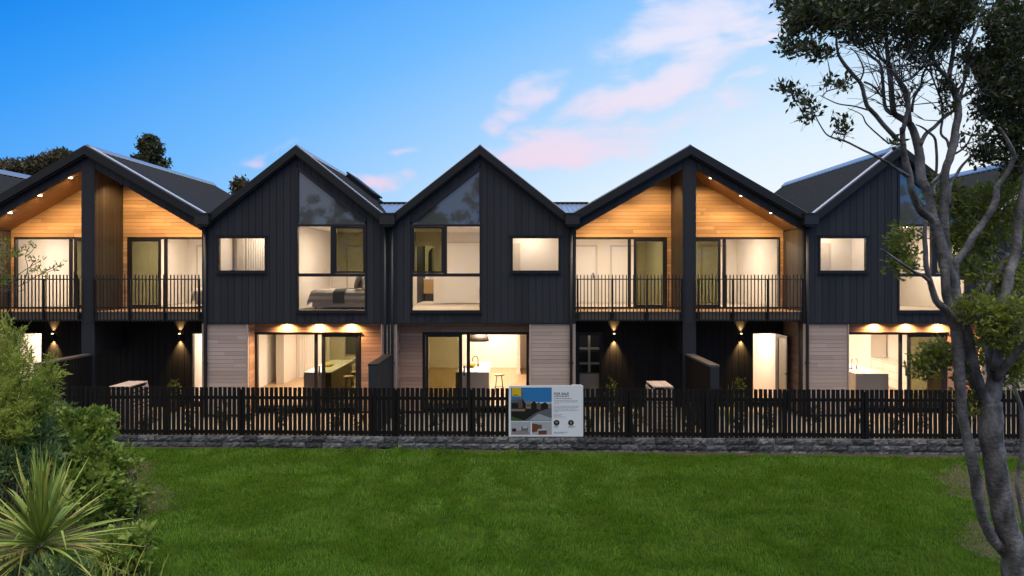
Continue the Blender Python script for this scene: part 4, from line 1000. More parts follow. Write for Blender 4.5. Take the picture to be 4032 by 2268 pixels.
for nme, c in dict(sign_white=(.82, .86, .92), s_sky=(.03, .20, .50), s_pale=(.42, .55, .68), s_twig=(.12, .13, .14), s_dark=(.012, .013, .016), s_dark2=(.015, .014, .014), s_roof=(.10, .11, .13), s_brown=(.12, .085, .065), s_tan=(.26, .19, .14), s_lawn=(.06, .11, .02), s_road=(.12, .13, .15), s_road2=(.34, .37, .42), s_yellow=(.72, .52, .02), s_int=(.42, .43, .46), s_floor=(.30, .25, .22), s_grey=(.15, .17, .17), s_red=(.17, .05, .025), s_ink=(.05, .06, .09), s_ink2=(.22, .24, .28), s_line=(.42, .45, .50), s_suit=(.03, .07, .16), s_hair=(.16, .10, .06), s_skin=(.42, .27, .2)).items():
    pmat(nme, c, .35)
sign()

# ------------------------------------------------------------------ vegetation helpers
def rnd_dirs(n):
    d = np.random.normal(size=(n, 3)); return d / np.linalg.norm(d, axis=1)[:, None]
def leaves(name, pts, dirs, Ls, Ws, mat, parent, fold=.25, kind=None):
    """pts (n,3) leaf bases, dirs (n,3) growth directions; each leaf a folded diamond of two triangles"""
    n = len(pts); dirs = dirs / np.linalg.norm(dirs, axis=1)[:, None]
    side = np.cross(dirs, np.random.normal(size=(n, 3))); side /= np.linalg.norm(side, axis=1)[:, None] + 1e-9
    nor = np.cross(side, dirs); Ls = np.asarray(Ls)[:, None]; Ws = np.asarray(Ws)[:, None]
    mid = pts + dirs * Ls * .45
    V = np.empty((n, 4, 3)); V[:, 0] = pts; V[:, 1] = mid + side * Ws * .5 + nor * Ws * fold; V[:, 2] = pts + dirs * Ls; V[:, 3] = mid - side * Ws * .5 + nor * Ws * fold
    idx = (np.arange(n) * 4)[:, None, None] + np.array([[0, 1, 2], [0, 2, 3]])[None]
    return npmesh(name, V.reshape(-1, 3), idx.reshape(-1, 3), mat, parent, kind)
def npmesh(name, V, T, mat, parent, kind=None):
    c = (V.min(0) + V.max(0)) / 2; V = (V - c).astype(np.float32); T = T.astype(np.int32)
    me = bpy.data.meshes.new(name); me.vertices.add(len(V)); me.vertices.foreach_set('co', V.ravel())
    me.loops.add(T.size); me.loops.foreach_set('vertex_index', T.ravel())
    me.polygons.add(len(T)); me.polygons.foreach_set('loop_start', np.arange(len(T), dtype=np.int32) * 3); me.polygons.foreach_set('loop_total', np.full(len(T), 3, dtype=np.int32))
    me.update(calc_edges=True); me.materials.append(MATS[mat])
    o = link(bpy.data.objects.new(name, me), parent, tuple(c))
    if kind: o['kind'] = kind
    return o
def smooth_path(pts, rad, sub=3):
    """Catmull-Rom through the points"""
    P = [np.array(p, float) for p in pts]; out = []; rr = []
    for i in range(len(P) - 1):
        p0, p1, p2, p3 = P[max(i - 1, 0)], P[i], P[i + 1], P[min(i + 2, len(P) - 1)]
        for k in range(sub):
            t = k / sub; out.append(.5 * (2 * p1 + (p2 - p0) * t + (2 * p0 - 5 * p1 + 4 * p2 - p3) * t * t + (3 * p1 - p0 - 3 * p2 + p3) * t ** 3)); rr.append(rad[i] * (1 - t) + rad[i + 1] * t)
    out.append(P[-1]); rr.append(rad[-1]); return out, rr

# ------------------------------------------------------------------ lawn grass (nobody could count it)
def vnoise(x, y, s, seed):
    rs = np.random.RandomState(seed); g = rs.rand(128, 128); x = x * s + 50; y = y * s + 50
    xi, yi = np.floor(x).astype(int), np.floor(y).astype(int); fx, fy = x - xi, y - yi; fx = fx * fx * (3 - 2 * fx); fy = fy * fy * (3 - 2 * fy)
    G = lambda a, b: g[a % 128, b % 128]
    return (G(xi, yi) * (1 - fx) + G(xi + 1, yi) * fx) * (1 - fy) + (G(xi, yi + 1) * (1 - fx) + G(xi + 1, yi + 1) * fx) * fy
def bare(x, y):
    """soil under the shrubs on one side and the tree on the other, 0 = lawn .. 1 = bare"""
    def ell(cx, cyy, rx, ry): return np.clip(1.35 - np.sqrt(((x - cx) / rx) ** 2 + ((y - cyy) / ry) ** 2), 0, 1)
    w = .35 * (vnoise(x, y, 2.0, 5) - .5)
    return np.clip(np.maximum.reduce([ell(-8.0, 12.4, 1.7, 2.1), ell(-9.4, 14.3, 1.8, 2.0), ell(8.4, 11.2, 0.9, 1.3), ell(10.6, 13.4, 1.8, 2.8)]) * 1.15 + w, 0, 1)
def make_grass():
    n = 620000
    y = 8.6 + (17.2 - 8.6) * np.random.rand(n) ** 1.15; x = (np.random.rand(n) * 2 - 1) * (y * .76 + .6)
    keep = (y < 17.32 - .0222 * x - .13 - .26 * np.clip((x + 5) / 9, 0, 1) + .08 * (vnoise(x, y, 4, 11) - .5)) & (np.random.rand(n) > bare(x, y) ** .9 * .93)
    x, y = x[keep], y[keep]; n = len(x)
    hgt = (.032 + .05 * vnoise(x, y, 3.2, 1) ** 2 + .055 * vnoise(x, y, 8, 2) ** 2) * (.6 + .8 * np.random.rand(n)) * (1 - .55 * bare(x, y))
    z = gznp(x)
    a = np.random.rand(n) * 2 * np.pi; lean = .25 + .7 * np.random.rand(n)
    fl = vnoise(x, y, 1.3, 8) * 6.28 * 1.5; dx = np.cos(a) * .6 + np.cos(fl) * .5; dy = np.sin(a) * .6 + np.sin(fl) * .5
    wv = (.004 + .005 * np.random.rand(n)) * (y / 11); b = np.random.rand(n) * 2 * np.pi
    V = np.empty((n, 3, 3)); V[:, 0] = np.stack([x - wv * np.cos(b), y - wv * np.sin(b), z - .003], 1); V[:, 1] = np.stack([x + wv * np.cos(b), y + wv * np.sin(b), z - .003], 1)
    V[:, 2] = np.stack([x + dx * lean * hgt, y + dy * lean * hgt, z + hgt], 1)
    T = np.arange(n * 3).reshape(-1, 3)
    o = npmesh('lawn_grass', V.reshape(-1, 3), T, 'grass_blade', None, 'stuff'); tag(o, 'short green lawn in front of the low stone wall', 'grass')
make_grass()
def lawn_mat():
    m, nt, o = newmat('turf'); N = nt.nodes; L = nt.links
    p = N.new('ShaderNodeBsdfPrincipled'); inp(p, 'Roughness', .95); inp(p, 'Specular IOR Level', .1); L.new(p.outputs[0], o.inputs[0]); g = N.new('ShaderNodeNewGeometry')
    nz = N.new('ShaderNodeTexNoise'); inp(nz, 'Scale', 25); inp(nz, 'Detail', 5); L.new(g.outputs['Position'], nz.inputs[0])
    r = N.new('ShaderNodeValToRGB'); L.new(nz.outputs['Fac'], r.inputs[0]); r.color_ramp.elements[0].color = (0.010, 0.024, 0.004, 1); r.color_ramp.elements[1].color = (0.035, 0.065, 0.010, 1)
    L.new(r.outputs[0], p.inputs['Base Color'])
lawn_mat()
def turf():
    """the turf layer as a sheet with a ragged outline where soil shows"""
    st = .14; xs = np.arange(-14, 14, st); ys = np.arange(8.2, 17.3, st); v = []; f = []; idx = {}
    X, Yg = np.meshgrid(xs + st / 2, ys + st / 2, indexing='ij'); Bm = bare(X, Yg)
    for i, x in enumerate(xs):
        for j, y in enumerate(ys):
            if Bm[i, j] > .5 or y + st > yf(x) - .12 - .26 * max(0, min(1, (x + 5) / 9)): continue
            q = []
            for a, b in ((0, 0), (1, 0), (1, 1), (0, 1)):
                k = (i + a, j + b)
                if k not in idx: idx[k] = len(v); v.append((xs[0] + k[0] * st, ys[0] + k[1] * st, gz(xs[0] + k[0] * st) + .004))
                q.append(idx[k])
            f.append(q)
    tag(mk('lawn', v, f, 'turf'), kind='structure')
turf()

# ------------------------------------------------------------------ plants
def bush(name, label, cat, base, blobs, leaf, L, Wd, mat, per, up=.4, stems=True, group=None, needle=False):
    """blobs: (x,y,z,rx,ry,rz,n) clumps; leaves sit on short twigs through each clump's volume"""
    t = thing(name, label, cat, base, group); P = []; D = []; m = MB()
    for (bx_, by_, bz_, rx, ry, rz, n) in blobs:
        d = rnd_dirs(n); r = np.random.rand(n) ** .45
        c = np.stack([bx_ + d[:, 0] * rx * r, by_ + d[:, 1] * ry * r, bz_ + d[:, 2] * rz * r], 1)
        q = np.repeat(c, per, 0); dd = np.repeat(d, per, 0) + rnd_dirs(n * per) * .9 + np.array([0, 0, up]); P.append(q + rnd_dirs(n * per) * L * .55); D.append(dd)
        if stems:
            for k in range(4):
                e = Vector((bx_ + random.uniform(-.5, .5) * rx, by_ + random.uniform(-.5, .5) * ry, bz_ + rz * random.uniform(0, .5))); b0 = Vector(base) + Vector((random.uniform(-.15, .15), random.uniform(-.15, .15), 0))
                mid = b0.lerp(e, .5) + Vector((random.uniform(-.1, .1), random.uniform(-.1, .1), .15)); m.tube([b0, mid, e], [.02, .013, .005], 6)
    P = np.concatenate(P); D = np.concatenate(D); n = len(P)
    if m.v: m.out('stem', 'stem', t)
    leaves(leaf, P, D, L * (.6 + .8 * np.random.rand(n)), Wd * (.6 + .8 * np.random.rand(n)), mat, t)
    return t
# feathery shrub: upright plumes of fine foliage
def feather_shrub():
    base = W(-60, 2000, 12.2); base.z = gz(base.x)
    t = thing('feathery_shrub', 'tall feathery light green shrub at the edge of the lawn', 'shrub', base); P = []; D = []; m = MB()
    tips = [(-60, 1235, 12.2), (15, 1275, 12.1), (60, 1315, 12.0), (105, 1370, 12.0), (120, 1440, 11.9), (205, 1440, 12.3), (212, 1500, 12.2), (190, 1560, 12.1), (165, 1600, 12.0), (60, 1420, 11.7), (20, 1360, 12.4), (130, 1520, 11.8), (40, 1520, 11.6), (90, 1610, 11.6), (-30, 1350, 11.8), (150, 1480, 12.5), (20, 1640, 11.5), (110, 1680, 11.7), (-20, 1480, 12.6), (70, 1700, 11.5)]
    for px, py, Y in tips:
        tip = W(px, py, Y); root = Vector(base) + Vector((random.uniform(-.2, .3), random.uniform(-.4, .3), .3)); mid = root.lerp(tip, .6) + Vector((.1, 0, .25))
        path, rr = smooth_path([root, mid, tip], [.03, .018, .005], 6); m.tube(path, rr, 6)
        for k in range(26):
            u = .35 + .65 * k / 25; p = np.array(root.lerp(mid, min(1, u / .6)) if u < .6 else mid.lerp(tip, (u - .6) / .4)); wdt = .30 * (1.12 - u) ** .6
            ax = np.array((tip - mid).normalized()) + np.array([0, 0, .25])
            for s in range(4):
                o = rnd_dirs(1)[0] * wdt * np.random.rand() ** .5; ln = .16 + .12 * np.random.rand(); sd = ax * .9 + rnd_dirs(1)[0] * .7; sd /= np.linalg.norm(sd)
                k2 = 11; tt = np.random.rand(k2, 1); P.append(p + o + sd * ln * tt); D.append(sd * .8 + rnd_dirs(k2) * .75)
    P = np.concatenate(P); D = np.concatenate(D); n = len(P); m.out('stem', 'stem', t)
    leaves('foliage', P, D, .06 + .06 * np.random.rand(n), .010 + .010 * np.random.rand(n), 'leaf_feather', t)
feather_shrub()
# round-leaved bush
def wb(px, py, Y, r, n, ry=None): p = W(px, py, Y); return (p.x, p.y, p.z, r, ry or r * .9, r * .85, n)
b0 = W(330, 2000, 12.6); b0.z = gz(b0.x)
bush('round_leaved_bush', 'round-leaved green bush beside the spiky plant', 'bush', b0, [wb(290, 1690, 12.8, .42, 90), wb(375, 1680, 12.9, .36, 80), wb(230, 1700, 13.0, .4, 60), wb(340, 1770, 12.5, .44, 80), wb(420, 1830, 12.4, .36, 64), wb(470, 1950, 12.3, .34, 60), wb(420, 2000, 12.2, .40, 60), wb(260, 1860, 12.2, .5, 60), wb(360, 1920, 12.0, .45, 60), wb(330, 1655, 12.8, .22, 20), wb(405, 1650, 12.9, .16, 12)], 'foliage', .115, .085, 'leaf_broad', 7, .35)
b0 = W(530, 2060, 12.6); b0.z = gz(b0.x)
bush('seedling_bush', 'loose young bush spilling over bare soil at the lawn edge', 'bush', b0, [wb(510, 1850, 13.0, .28, 40), wb(540, 1950, 12.8, .25, 40), wb(470, 1800, 13.2, .3, 45), wb(545, 2000, 12.6, .2, 26)], 'foliage', .09, .05, 'leaf_broad', 6, .4)
b0 = W(60, 2050, 11.8); b0.z = gz(b0.x)
bush('grey_leaved_bush', 'grey-green narrow-leaved bush under the feathery shrub', 'bush', b0, [wb(60, 1740, 12.0, .5, 150), wb(150, 1720, 12.3, .45, 140), wb(20, 1830, 11.6, .5, 130), wb(150, 1820, 11.9, .4, 110), wb(-40, 1760, 11.9, .5, 110), wb(200, 1790, 12.2, .35, 80), wb(230, 1640, 13.3, .3, 60)], 'foliage', .12, .032, 'leaf_grey', 8, .5)
b0 = W(510, 2330, 9.8); b0.z = gz(b0.x)
bush('vine_clump', 'low clump of broad green vine leaves below the bare soil', 'plant', b0, [wb(470, 2150, 10.0, .26, 42), wb(540, 2140, 10.0, .24, 40), wb(440, 2210, 9.9, .26, 40), wb(520, 2210, 9.8, .28, 36), wb(580, 2110, 10.2, .14, 12)], 'foliage', .12, .095, 'leaf_broad', 5, .3)
b0 = W(150, 2600, 7.9); b0.z = gz(b0.x)
bush('fern_clump', 'soft green fern-like clump at the foot of the spiky plant', 'plant', b0, [wb(60, 2270, 7.9, .22, 60), wb(190, 2285, 7.8, .2, 50), wb(280, 2275, 8.0, .2, 50), wb(130, 2250, 8.0, .16, 30)], 'foliage', .13, .022, 'leaf_grey', 8, .7)
# dead ground cover of green strappy grass at the lawn edge
def strappy(label, c, n, hgt):
    t = thing('strappy_grass', label, 'grass clump', c, 'strappy grass clumps by the spiky plant')
    for k in range(n):
        a = random.uniform(0, 6.28); l = hgt * random.uniform(.6, 1.1); sp = random.uniform(.1, .5); b = Vector(c) + Vector((random.uniform(-.14, .14), random.uniform(-.14, .14), 0)); v = []; w = random.uniform(.006, .012)
        d = Vector((math.cos(a), math.sin(a), 0)); s = Vector((-d.y, d.x, 0))
        for i in range(5):
            u = i / 4; p = b + d * (sp * l * u * u) + Vector((0, 0, l * (u - .25 * sp * u * u))); ww = w * (1 - u) ** .6 + .0008; v += [p - s * ww, p + s * ww]
        mk('blade', v, [(2 * i, 2 * i + 1, 2 * i + 3, 2 * i + 2) for i in range(4)], 'sword' if random.random() < .8 else 'sword_old', t)
for px, py in ((400, 2300), (470, 2310), (300, 2330), (590, 2300), (110, 2350)):
    p = W(px, py, 9.3); p.z = gz(p.x) ; strappy('tuft of strappy green grass at the foot of the spiky plant', tuple(p), 16, .62)
# cordyline
def cordyline():
    head = W(160, 2140, 8.2); base = Vector((head.x - .1, head.y + .1, gz(head.x)))
    t = thing('cabbage_tree', 'spiky sword-leaved plant with yellowing lower leaves', 'plant', base)
    MB().tube([base, base.lerp(head, .5) + Vector((.05, 0, 0)), head - Vector((0, 0, .06))], [.09, .075, .05], 10).out('trunk', 'stem', t)
    N_ = 296
    for k in range(N_):
        u = k / (N_ - 1); el = R(86 - 122 * u ** 1.25 + random.gauss(0, 9)); a = k * 2.39996 + random.uniform(-.5, .5)
        L = random.uniform(.80, 1.20) * (1 - .10 * u) * (1 if random.random() < .85 else .7); d = Vector((math.cos(a) * math.cos(el), math.sin(a) * math.cos(el), math.sin(el)))
        s = d.cross(Vector((0, 0, 1))); s = s.normalized() if s.length > .05 else Vector((1, 0, 0))
        tw = random.uniform(-.6, .6); s = (s * math.cos(tw) + d.cross(s) * math.sin(tw)).normalized(); nrm = s.cross(d).normalized()
        droop = abs(random.gauss(.08, .10)) + .22 * max(0, u - .45); side = random.gauss(0, .06); v = []; w = random.uniform(.010, .019)
        b = head + d * .04 + Vector((0, 0, .22 * (1 - u) - .10)); kink = random.uniform(.55, .85) if random.random() < .16 else 2
        for i in range(8):
            q = i / 7; p = b + d * (L * q) - Vector((0, 0, droop * L * q ** 2.2)) + s * side * q * q
            if q > kink: p -= Vector((0, 0, (q - kink) * L * .8)) + d * (q - kink) * L * .5
            ww = w * (.55 + 1.6 * q if q < .3 else 1.03) * (1 - max(0, (q - .45) / .56) ** 1.6) + .0008
            v += [p - s * ww + nrm * ww * .35, p, p + s * ww + nrm * ww * .35]
        f = []
        for i in range(7): f += [(3 * i, 3 * i + 1, 3 * i + 4, 3 * i + 3), (3 * i + 1, 3 * i + 2, 3 * i + 5, 3 * i + 4)]
        mk('leaf', v, f, 'sword_old' if (u > .6 and random.random() < .55) or random.random() < .04 else 'sword', t)
cordyline()
# slender tree whose leafy twigs reach in front of the balcony
def twig_tree():
    base = W(-190, 2050, 12.9); base.z = gz(base.x)
    t = thing('slender_tree', 'slender young tree with leafy twigs reaching across the balcony rail', 'tree', base); m = MB(); P = []; D = []
    Yt = 12.8
    limbs = [[(-190, 2050), (-180, 1600), (-150, 1300), (-120, 1100), (-60, 1010), (10, 960)], [(-150, 1300), (-60, 1180), (20, 1150), (90, 1120), (150, 1085), (205, 1065), (245, 1040)], [(20, 1150), (70, 1085), (120, 1050), (160, 1025)], [(90, 1120), (110, 1060), (100, 1010), (115, 970)],
             [(-60, 1180), (10, 1140), (60, 1148), (100, 1140)], [(100, 1010), (125, 990), (135, 972)], [(-120, 1100), (-40, 1090), (20, 1100)], [(-60, 1010), (0, 1020), (60, 980)], [(150, 1085), (180, 1070), (195, 1055)], [(120, 1050), (130, 1035), (140, 1030)]]
    first = True
    for l in limbs:
        r0 = .05 if first else .010; r1 = .012 if first else .0035; n = len(l)
        pts = [W(a, b, Yt + .15 * math.sin(i * 2 + len(l)) * (not first)) for i, (a, b) in enumerate(l)]
        path, rr = smooth_path(pts, [r0 + (r1 - r0) * i / (n - 1) for i in range(n)], 4); m.tube(path, rr, 6); first = False
    cl = [(245, 1037, 9), (225, 1047, 9), (215, 1055, 7), (160, 1020, 8), (135, 972, 8), (115, 965, 8), (140, 1028, 6), (140, 1060, 12), (115, 1020, 8), (120, 1065, 10), (150, 1065, 12), (165, 1075, 10), (190, 1060, 8), (95, 980, 8), (180, 1090, 8), (20, 985, 40), (10, 1010, 40), (0, 1090, 60), (30, 1105, 30), (20, 950, 14), (-20, 1040, 50), (60, 1000, 14), (80, 1000, 10)]
    for px, py, n in cl:
        c = np.array(W(px, py, Yt + random.uniform(-.2, .2))); P.append(c + rnd_dirs(n) * (.02 + .0025 * n)); D.append(rnd_dirs(n) + np.array([.2, 0, .5]))
    P = np.concatenate(P); D = np.concatenate(D); n = len(P); m.out('trunk', 'stem', t)
    leaves('crown', P, D, .06 + .05 * np.random.rand(n), .02 + .012 * np.random.rand(n), 'leaf_olive', t)
twig_tree()

# ------------------------------------------------------------------ the multi-trunked tree
def big_tree():
    Y0 = 9.3; k = .41408
    c1 = lambda x, y: (3432 + x * k, 1068 + y * k); c2 = lambda x, y: (3432 + x * k, 1668 + y * k); c3 = lambda x, y: (3432 + x * k, 468 + y * k); c4 = lambda x, y: (3032 + x * k, y * k)
    base = W(4005, 2360, Y0); base.z = gz(base.x)
    t = thing('multi_trunked_tree', 'tall grey-barked multi-trunked tree with a dark crown over the lawn edge', 'tree', base); m = MB(); nodes = []
    def limb(pts, dy0, dy1, ax=1.0):
        n = len(pts); P = []; Rr = []
        for i, (p, w) in enumerate(pts):
            u = i / max(1, n - 1); Y = Y0 + dy0 + (dy1 - dy0) * u; P.append(W(p[0], p[1], Y)); Rr.append(max(.004, w * k * .5 * Y / FP) * ax)
        path, rr = smooth_path(P, Rr, 4)
        for i in range(1, len(path) - 1): path[i] = path[i] + np.random.normal(size=3) * min(.006, rr[i] * .035)
        m.tube(path, rr, 10 if Rr[0] > .03 else 6)
        for p, r in zip(path, rr): nodes.append((np.array(p), r))
    L = lambda f, *pts: [((f(a, b)), w) for a, b, w in pts]
    # main trunk, foot below the frame
    limb([((4008, 2380), 230), ((3999, 2268), 225)] + L(c2, (1325, 1150, 205), (1262, 900, 200), (1215, 650, 198), (1170, 350, 192), (1140, 100, 205)) + L(c1, (1130, 1380, 205), (1125, 1250, 200)), 0, 0)
    limb(L(c2, (1330, 1300, 100), (1180, 1130, 100), (1110, 1020, 98), (1050, 850, 98), (1008, 680, 96), (985, 500, 98), (958, 350, 98), (925, 200, 92), (880, 0, 86)) + L(c1, (862, 1350, 88), (848, 1200, 92), (838, 1000, 98), (830, 850, 95), (826, 700, 112), (815, 560, 115)), 0, -.15)
    limb(L(c1, (815, 560, 110), (770, 460, 95), (690, 355, 76), (620, 290, 64), (585, 200, 58), (555, 100, 52)) + L(c3, (520, 1400, 46), (512, 1250, 44), (502, 1080, 38), (520, 970, 30)), -.15, -.5)
    limb(L(c1, (548, 95, 34), (480, 40, 30), (400, 5, 26)) + L(c3, (300, 1385, 25), (230, 1335, 25), (150, 1280, 20), (90, 1240, 16)), -.4, -.9)
    limb(L(c1, (1110, 1280, 150), (1040, 1160, 125), (975, 1000, 130), (930, 820, 132), (905, 640, 120), (870, 500, 112), (830, 380, 105), (800, 270, 104), (780, 130, 105)) + L(c3, (725, 1440, 115), (690, 1330, 112), (655, 1190, 106), (620, 1060, 98), (585, 960, 92)), 0, .1)
    limb(L(c1, (815, 560, 100), (770, 400, 84), (730, 300, 80), (705, 160, 78), (700, 20, 76)) + L(c3, (690, 1400, 74), (670, 1260, 60)), -.15, .0)
    limb(L(c3, (600, 990, 76), (540, 930, 76), (470, 880, 70), (420, 790, 66), (380, 680, 62), (365, 560, 62), (335, 460, 68), (312, 350, 60), (296, 210, 52), (290, 90, 46)) + L(c4, (1262, 1250, 42), (1295, 1100, 38), (1320, 1000, 34), (1300, 860, 28), (1230, 760, 24), (1160, 660, 20)), .1, -.4)
    limb(L(c3, (345, 540, 38), (250, 485, 34), (130, 405, 28), (0, 335, 22)) + L(c4, (880, 1425, 20), (720, 1345, 18), (600, 1310, 16), (535, 1275, 14), (480, 1195, 12), (430, 1100, 10), (380, 1000, 8)), -.1, -.9)
    limb(L(c3, (590, 960, 84), (562, 800, 78), (532, 690, 76), (484, 600, 82), (462, 480, 86), (455, 350, 80), (438, 250, 76), (408, 150, 70), (370, 60, 64)) + L(c4, (1250, 1125, 60), (1180, 1075, 52), (1160, 950, 50), (1150, 800, 48), (1130, 650, 44), (1112, 450, 36), (1100, 250, 26), (1095, 80, 18)), .1, .5)
    limb(L(c4, (1215, 1335, 46), (1180, 1295, 44), (1090, 1200, 42), (1000, 1090, 42), (930, 1015, 40), (900, 930, 38), (865, 800, 36), (790, 710, 36), (700, 600, 34), (645, 500, 26), (630, 350, 18), (620, 230, 12)), -.2, -.7)
    limb(L(c4, (1160, 1085, 36), (1100, 1030, 34), (1080, 900, 30), (1065, 700, 28), (1040, 600, 24), (950, 520, 22), (870, 430, 16), (800, 340, 12)), .3, .9)
    limb(L(c4, (1330, 1180, 44), (1310, 1000, 42), (1275, 870, 38), (1215, 760, 34), (1150, 650, 30), (1060, 560, 26), (1000, 470, 20), (960, 350, 14)), .25, -.2)
    limb(L(c4, (1350, 1060, 26), (1370, 920, 24), (1430, 830, 22), (1450, 720, 22), (1490, 640, 18), (1520, 560, 14), (1580, 440, 10)), .3, .9)
    limb(L(c4, (1240, 780, 24), (1330, 750, 22), (1400, 690, 20), (1480, 610, 18), (1560, 500, 12)), .1, .8)
    limb(L(c4, (900, 780, 20), (980, 820, 18), (1060, 920, 14)), -.5, .1); limb(L(c4, (860, 760, 18), (890, 660, 16), (830, 520, 12), (760, 450, 8)), -.5, -.8)
    # speckled middle trunk
    limb(L(c1, (800, 290, 70)) + L(c3, (745, 1400, 78), (705, 1200, 78), (690, 1000, 80), (690, 800, 82), (690, 620, 78), (705, 480, 70), (750, 350, 72), (795, 170, 78)) + L(c4, (1760, 1260, 66), (1788, 1100, 66), (1780, 960, 62), (1735, 820, 56), (1695, 730, 50)), .1, .4)
    limb(L(c4, (1695, 740, 44), (1610, 660, 38), (1545, 560, 32), (1510, 450, 24), (1450, 350, 14), (1400, 200, 10)), .4, .0)
    limb(L(c4, (1700, 730, 44), (1722, 620, 40), (1745, 450, 34), (1745, 300, 24), (1740, 120, 14)), .4, .9)
    limb(L(c4, (1790, 960, 30), (1840, 910, 26), (1910, 860, 20), (1970, 820, 14)), .4, 1.0); limb(L(c4, (1660, 500, 24), (1640, 400, 20), (1600, 280, 12)), .5, .2)
    limb(L(c4, (1430, 1380, 40), (1480, 1275, 38), (1560, 1210, 34), (1640, 1130, 30), (1750, 1050, 28)), .2, .4)
    limb(L(c3, (690, 490, 26), (620, 560, 24), (560, 620, 18)), .3, 0); limb(L(c3, (600, 740, 28), (590, 640, 30), (640, 600, 26), (700, 500, 22)), .1, .3)
    limb(L(c3, (610, 560, 24), (620, 400, 26), (605, 200, 24), (545, 130, 20), (480, 80, 16), (420, 55, 10)), .2, -.1)
    limb(L(c4, (1700, 1400, 26), (1680, 1330, 26), (1625, 1270, 24), (1640, 1130, 22), (1640, 1000, 20), (1600, 880, 18), (1545, 740, 16), (1510, 660, 12)), .3, .6)
    limb(L(c4, (1880, 480, 24), (1900, 400, 28), (1960, 280, 28), (2010, 130, 24), (2060, 0, 18)), .9, 1.2); limb(L(c4, (1790, 1000, 26), (1850, 760, 26), (1880, 480, 24)), .4, .9)
    limb(L(c4, (1130, 1365, 20), (1050, 1300, 16), (920, 1180, 14), (870, 1090, 10), (740, 1030, 7)), -.2, -.9)
    limb(L(c4, (930, 1045, 18), (800, 1010, 14), (660, 990, 12), (560, 950, 10), (480, 910, 7)), -.4, -.9)
    # limbs to the far side
    limb(L(c1, (1125, 1270, 150), (1160, 1130, 145), (1170, 1000, 130), (1150, 880, 105), (1115, 730, 74), (1108, 590, 68), (1105, 450, 70), (1110, 300, 80), (1130, 150, 72), (1190, 30, 56)) + L(c3, (1270, 1340, 48), (1300, 1290, 40)), 0, .6)
    limb(L(c1, (1170, 960, 90), (1205, 800, 84), (1212, 650, 74), (1222, 500, 80), (1240, 320, 90), (1285, 150, 92), (1312, 0, 90)) + L(c3, (1335, 1400, 88), (1380, 1200, 76), (1390, 1000, 74), (1412, 850, 70), (1455, 620, 62), (1500, 400, 50), (1500, 200, 40)), 0, .4)
    limb(L(c1, (1180, 1010, 84), (1250, 930, 80), (1325, 835, 70), (1410, 740, 52), (1500, 640, 40)), 0, -.5)
    limb(L(c1, (800, 130, 84)) + L(c3, (790, 1390, 76), (895, 1250, 70), (960, 1125, 66), (1055, 1000, 62), (1120, 900, 60), (1180, 780, 60), (1190, 650, 52), (1260, 560, 46), (1330, 430, 44), (1350, 330, 38), (1290, 200, 30), (1210, 80, 22)), .1, -.3)
    limb(L(c3, (740, 830, 34), (745, 650, 32), (790, 560, 30), (850, 460, 26), (920, 380, 20), (1000, 290, 14)), .3, .8); limb(L(c3, (760, 350, 26), (860, 290, 20), (920, 220, 16), (960, 130, 10)), .4, .9)
    # ---- crown: leaf clusters in regions, each tied to the nearest branch by a twig
    regs = [  # px, py, rx, ry, clusters, depth centre, depth spread, leaves
        (3450, 0, 390, 78, 420, .2, 1.9, 17), (3250, 60, 140, 60, 90, -.5, 1.0, 18), (3720, 50, 110, 70, 110, .5, 1.4, 20), (3160, 100, 70, 40, 30, -.8, .7, 14), (3150, 190, 70, 26, 20, -.9, .5, 12), (3235, 210, 60, 18, 10, -.8, .5, 10),
        (3480, 110, 200, 40, 70, .3, 1.3, 14), (3640, 140, 120, 70, 60, .5, 1.2, 14), (3105, 345, 40, 18, 6, -.9, .4, 7), (3150, 385, 40, 26, 9, -.9, .4, 8), (3190, 430, 30, 26, 7, -.9, .4, 8), (3325, 330, 28, 34, 7, -.9, .4, 7), (3255, 320, 22, 24, 5, -.9, .4, 7), (3310, 490, 24, 34, 9, -.7, .4, 8), (3180, 470, 22, 16, 4, -.9, .3, 7), (3325, 540, 10, 8, 2, -.5, .3, 6),
        (3975, 120, 90, 140, 200, .9, 1.4, 17), (3950, 300, 100, 110, 160, .9, 1.4, 17), (3830, 235, 55, 35, 30, .8, .8, 14), (3990, 470, 65, 120, 130, .8, 1.1, 18), (3890, 420, 60, 70, 44, .8, .9, 14), (3725, 335, 30, 24, 10, .4, .5, 10), (3725, 430, 28, 34, 7, .4, .5, 8), (3840, 560, 60, 55, 18, .5, .6, 9), (3900, 610, 65, 40, 26, .6, .6, 12), (3995, 640, 50, 55, 36, .6, .8, 14), (3530, 570, 20, 12, 4, -.2, .3, 7), (3560, 370, 50, 50, 5, .2, .8, 6), (3600, 210, 110, 50, 28, .4, 1.2, 10), (3400, 160, 110, 24, 18, 0, 1.0, 9), (3780, 150, 60, 60, 10, .8, .8, 8)]
    cl = []
    for px, py, rx, ry, n, yc, ys, lv in regs:
        for i in range(n):
            a = random.uniform(0, 6.283); r = math.sqrt(random.random()); cl.append((np.array(W(px + rx * r * math.cos(a), py + ry * r * math.sin(a), Y0 + yc + ys * random.uniform(-.5, .5))), 0, lv))
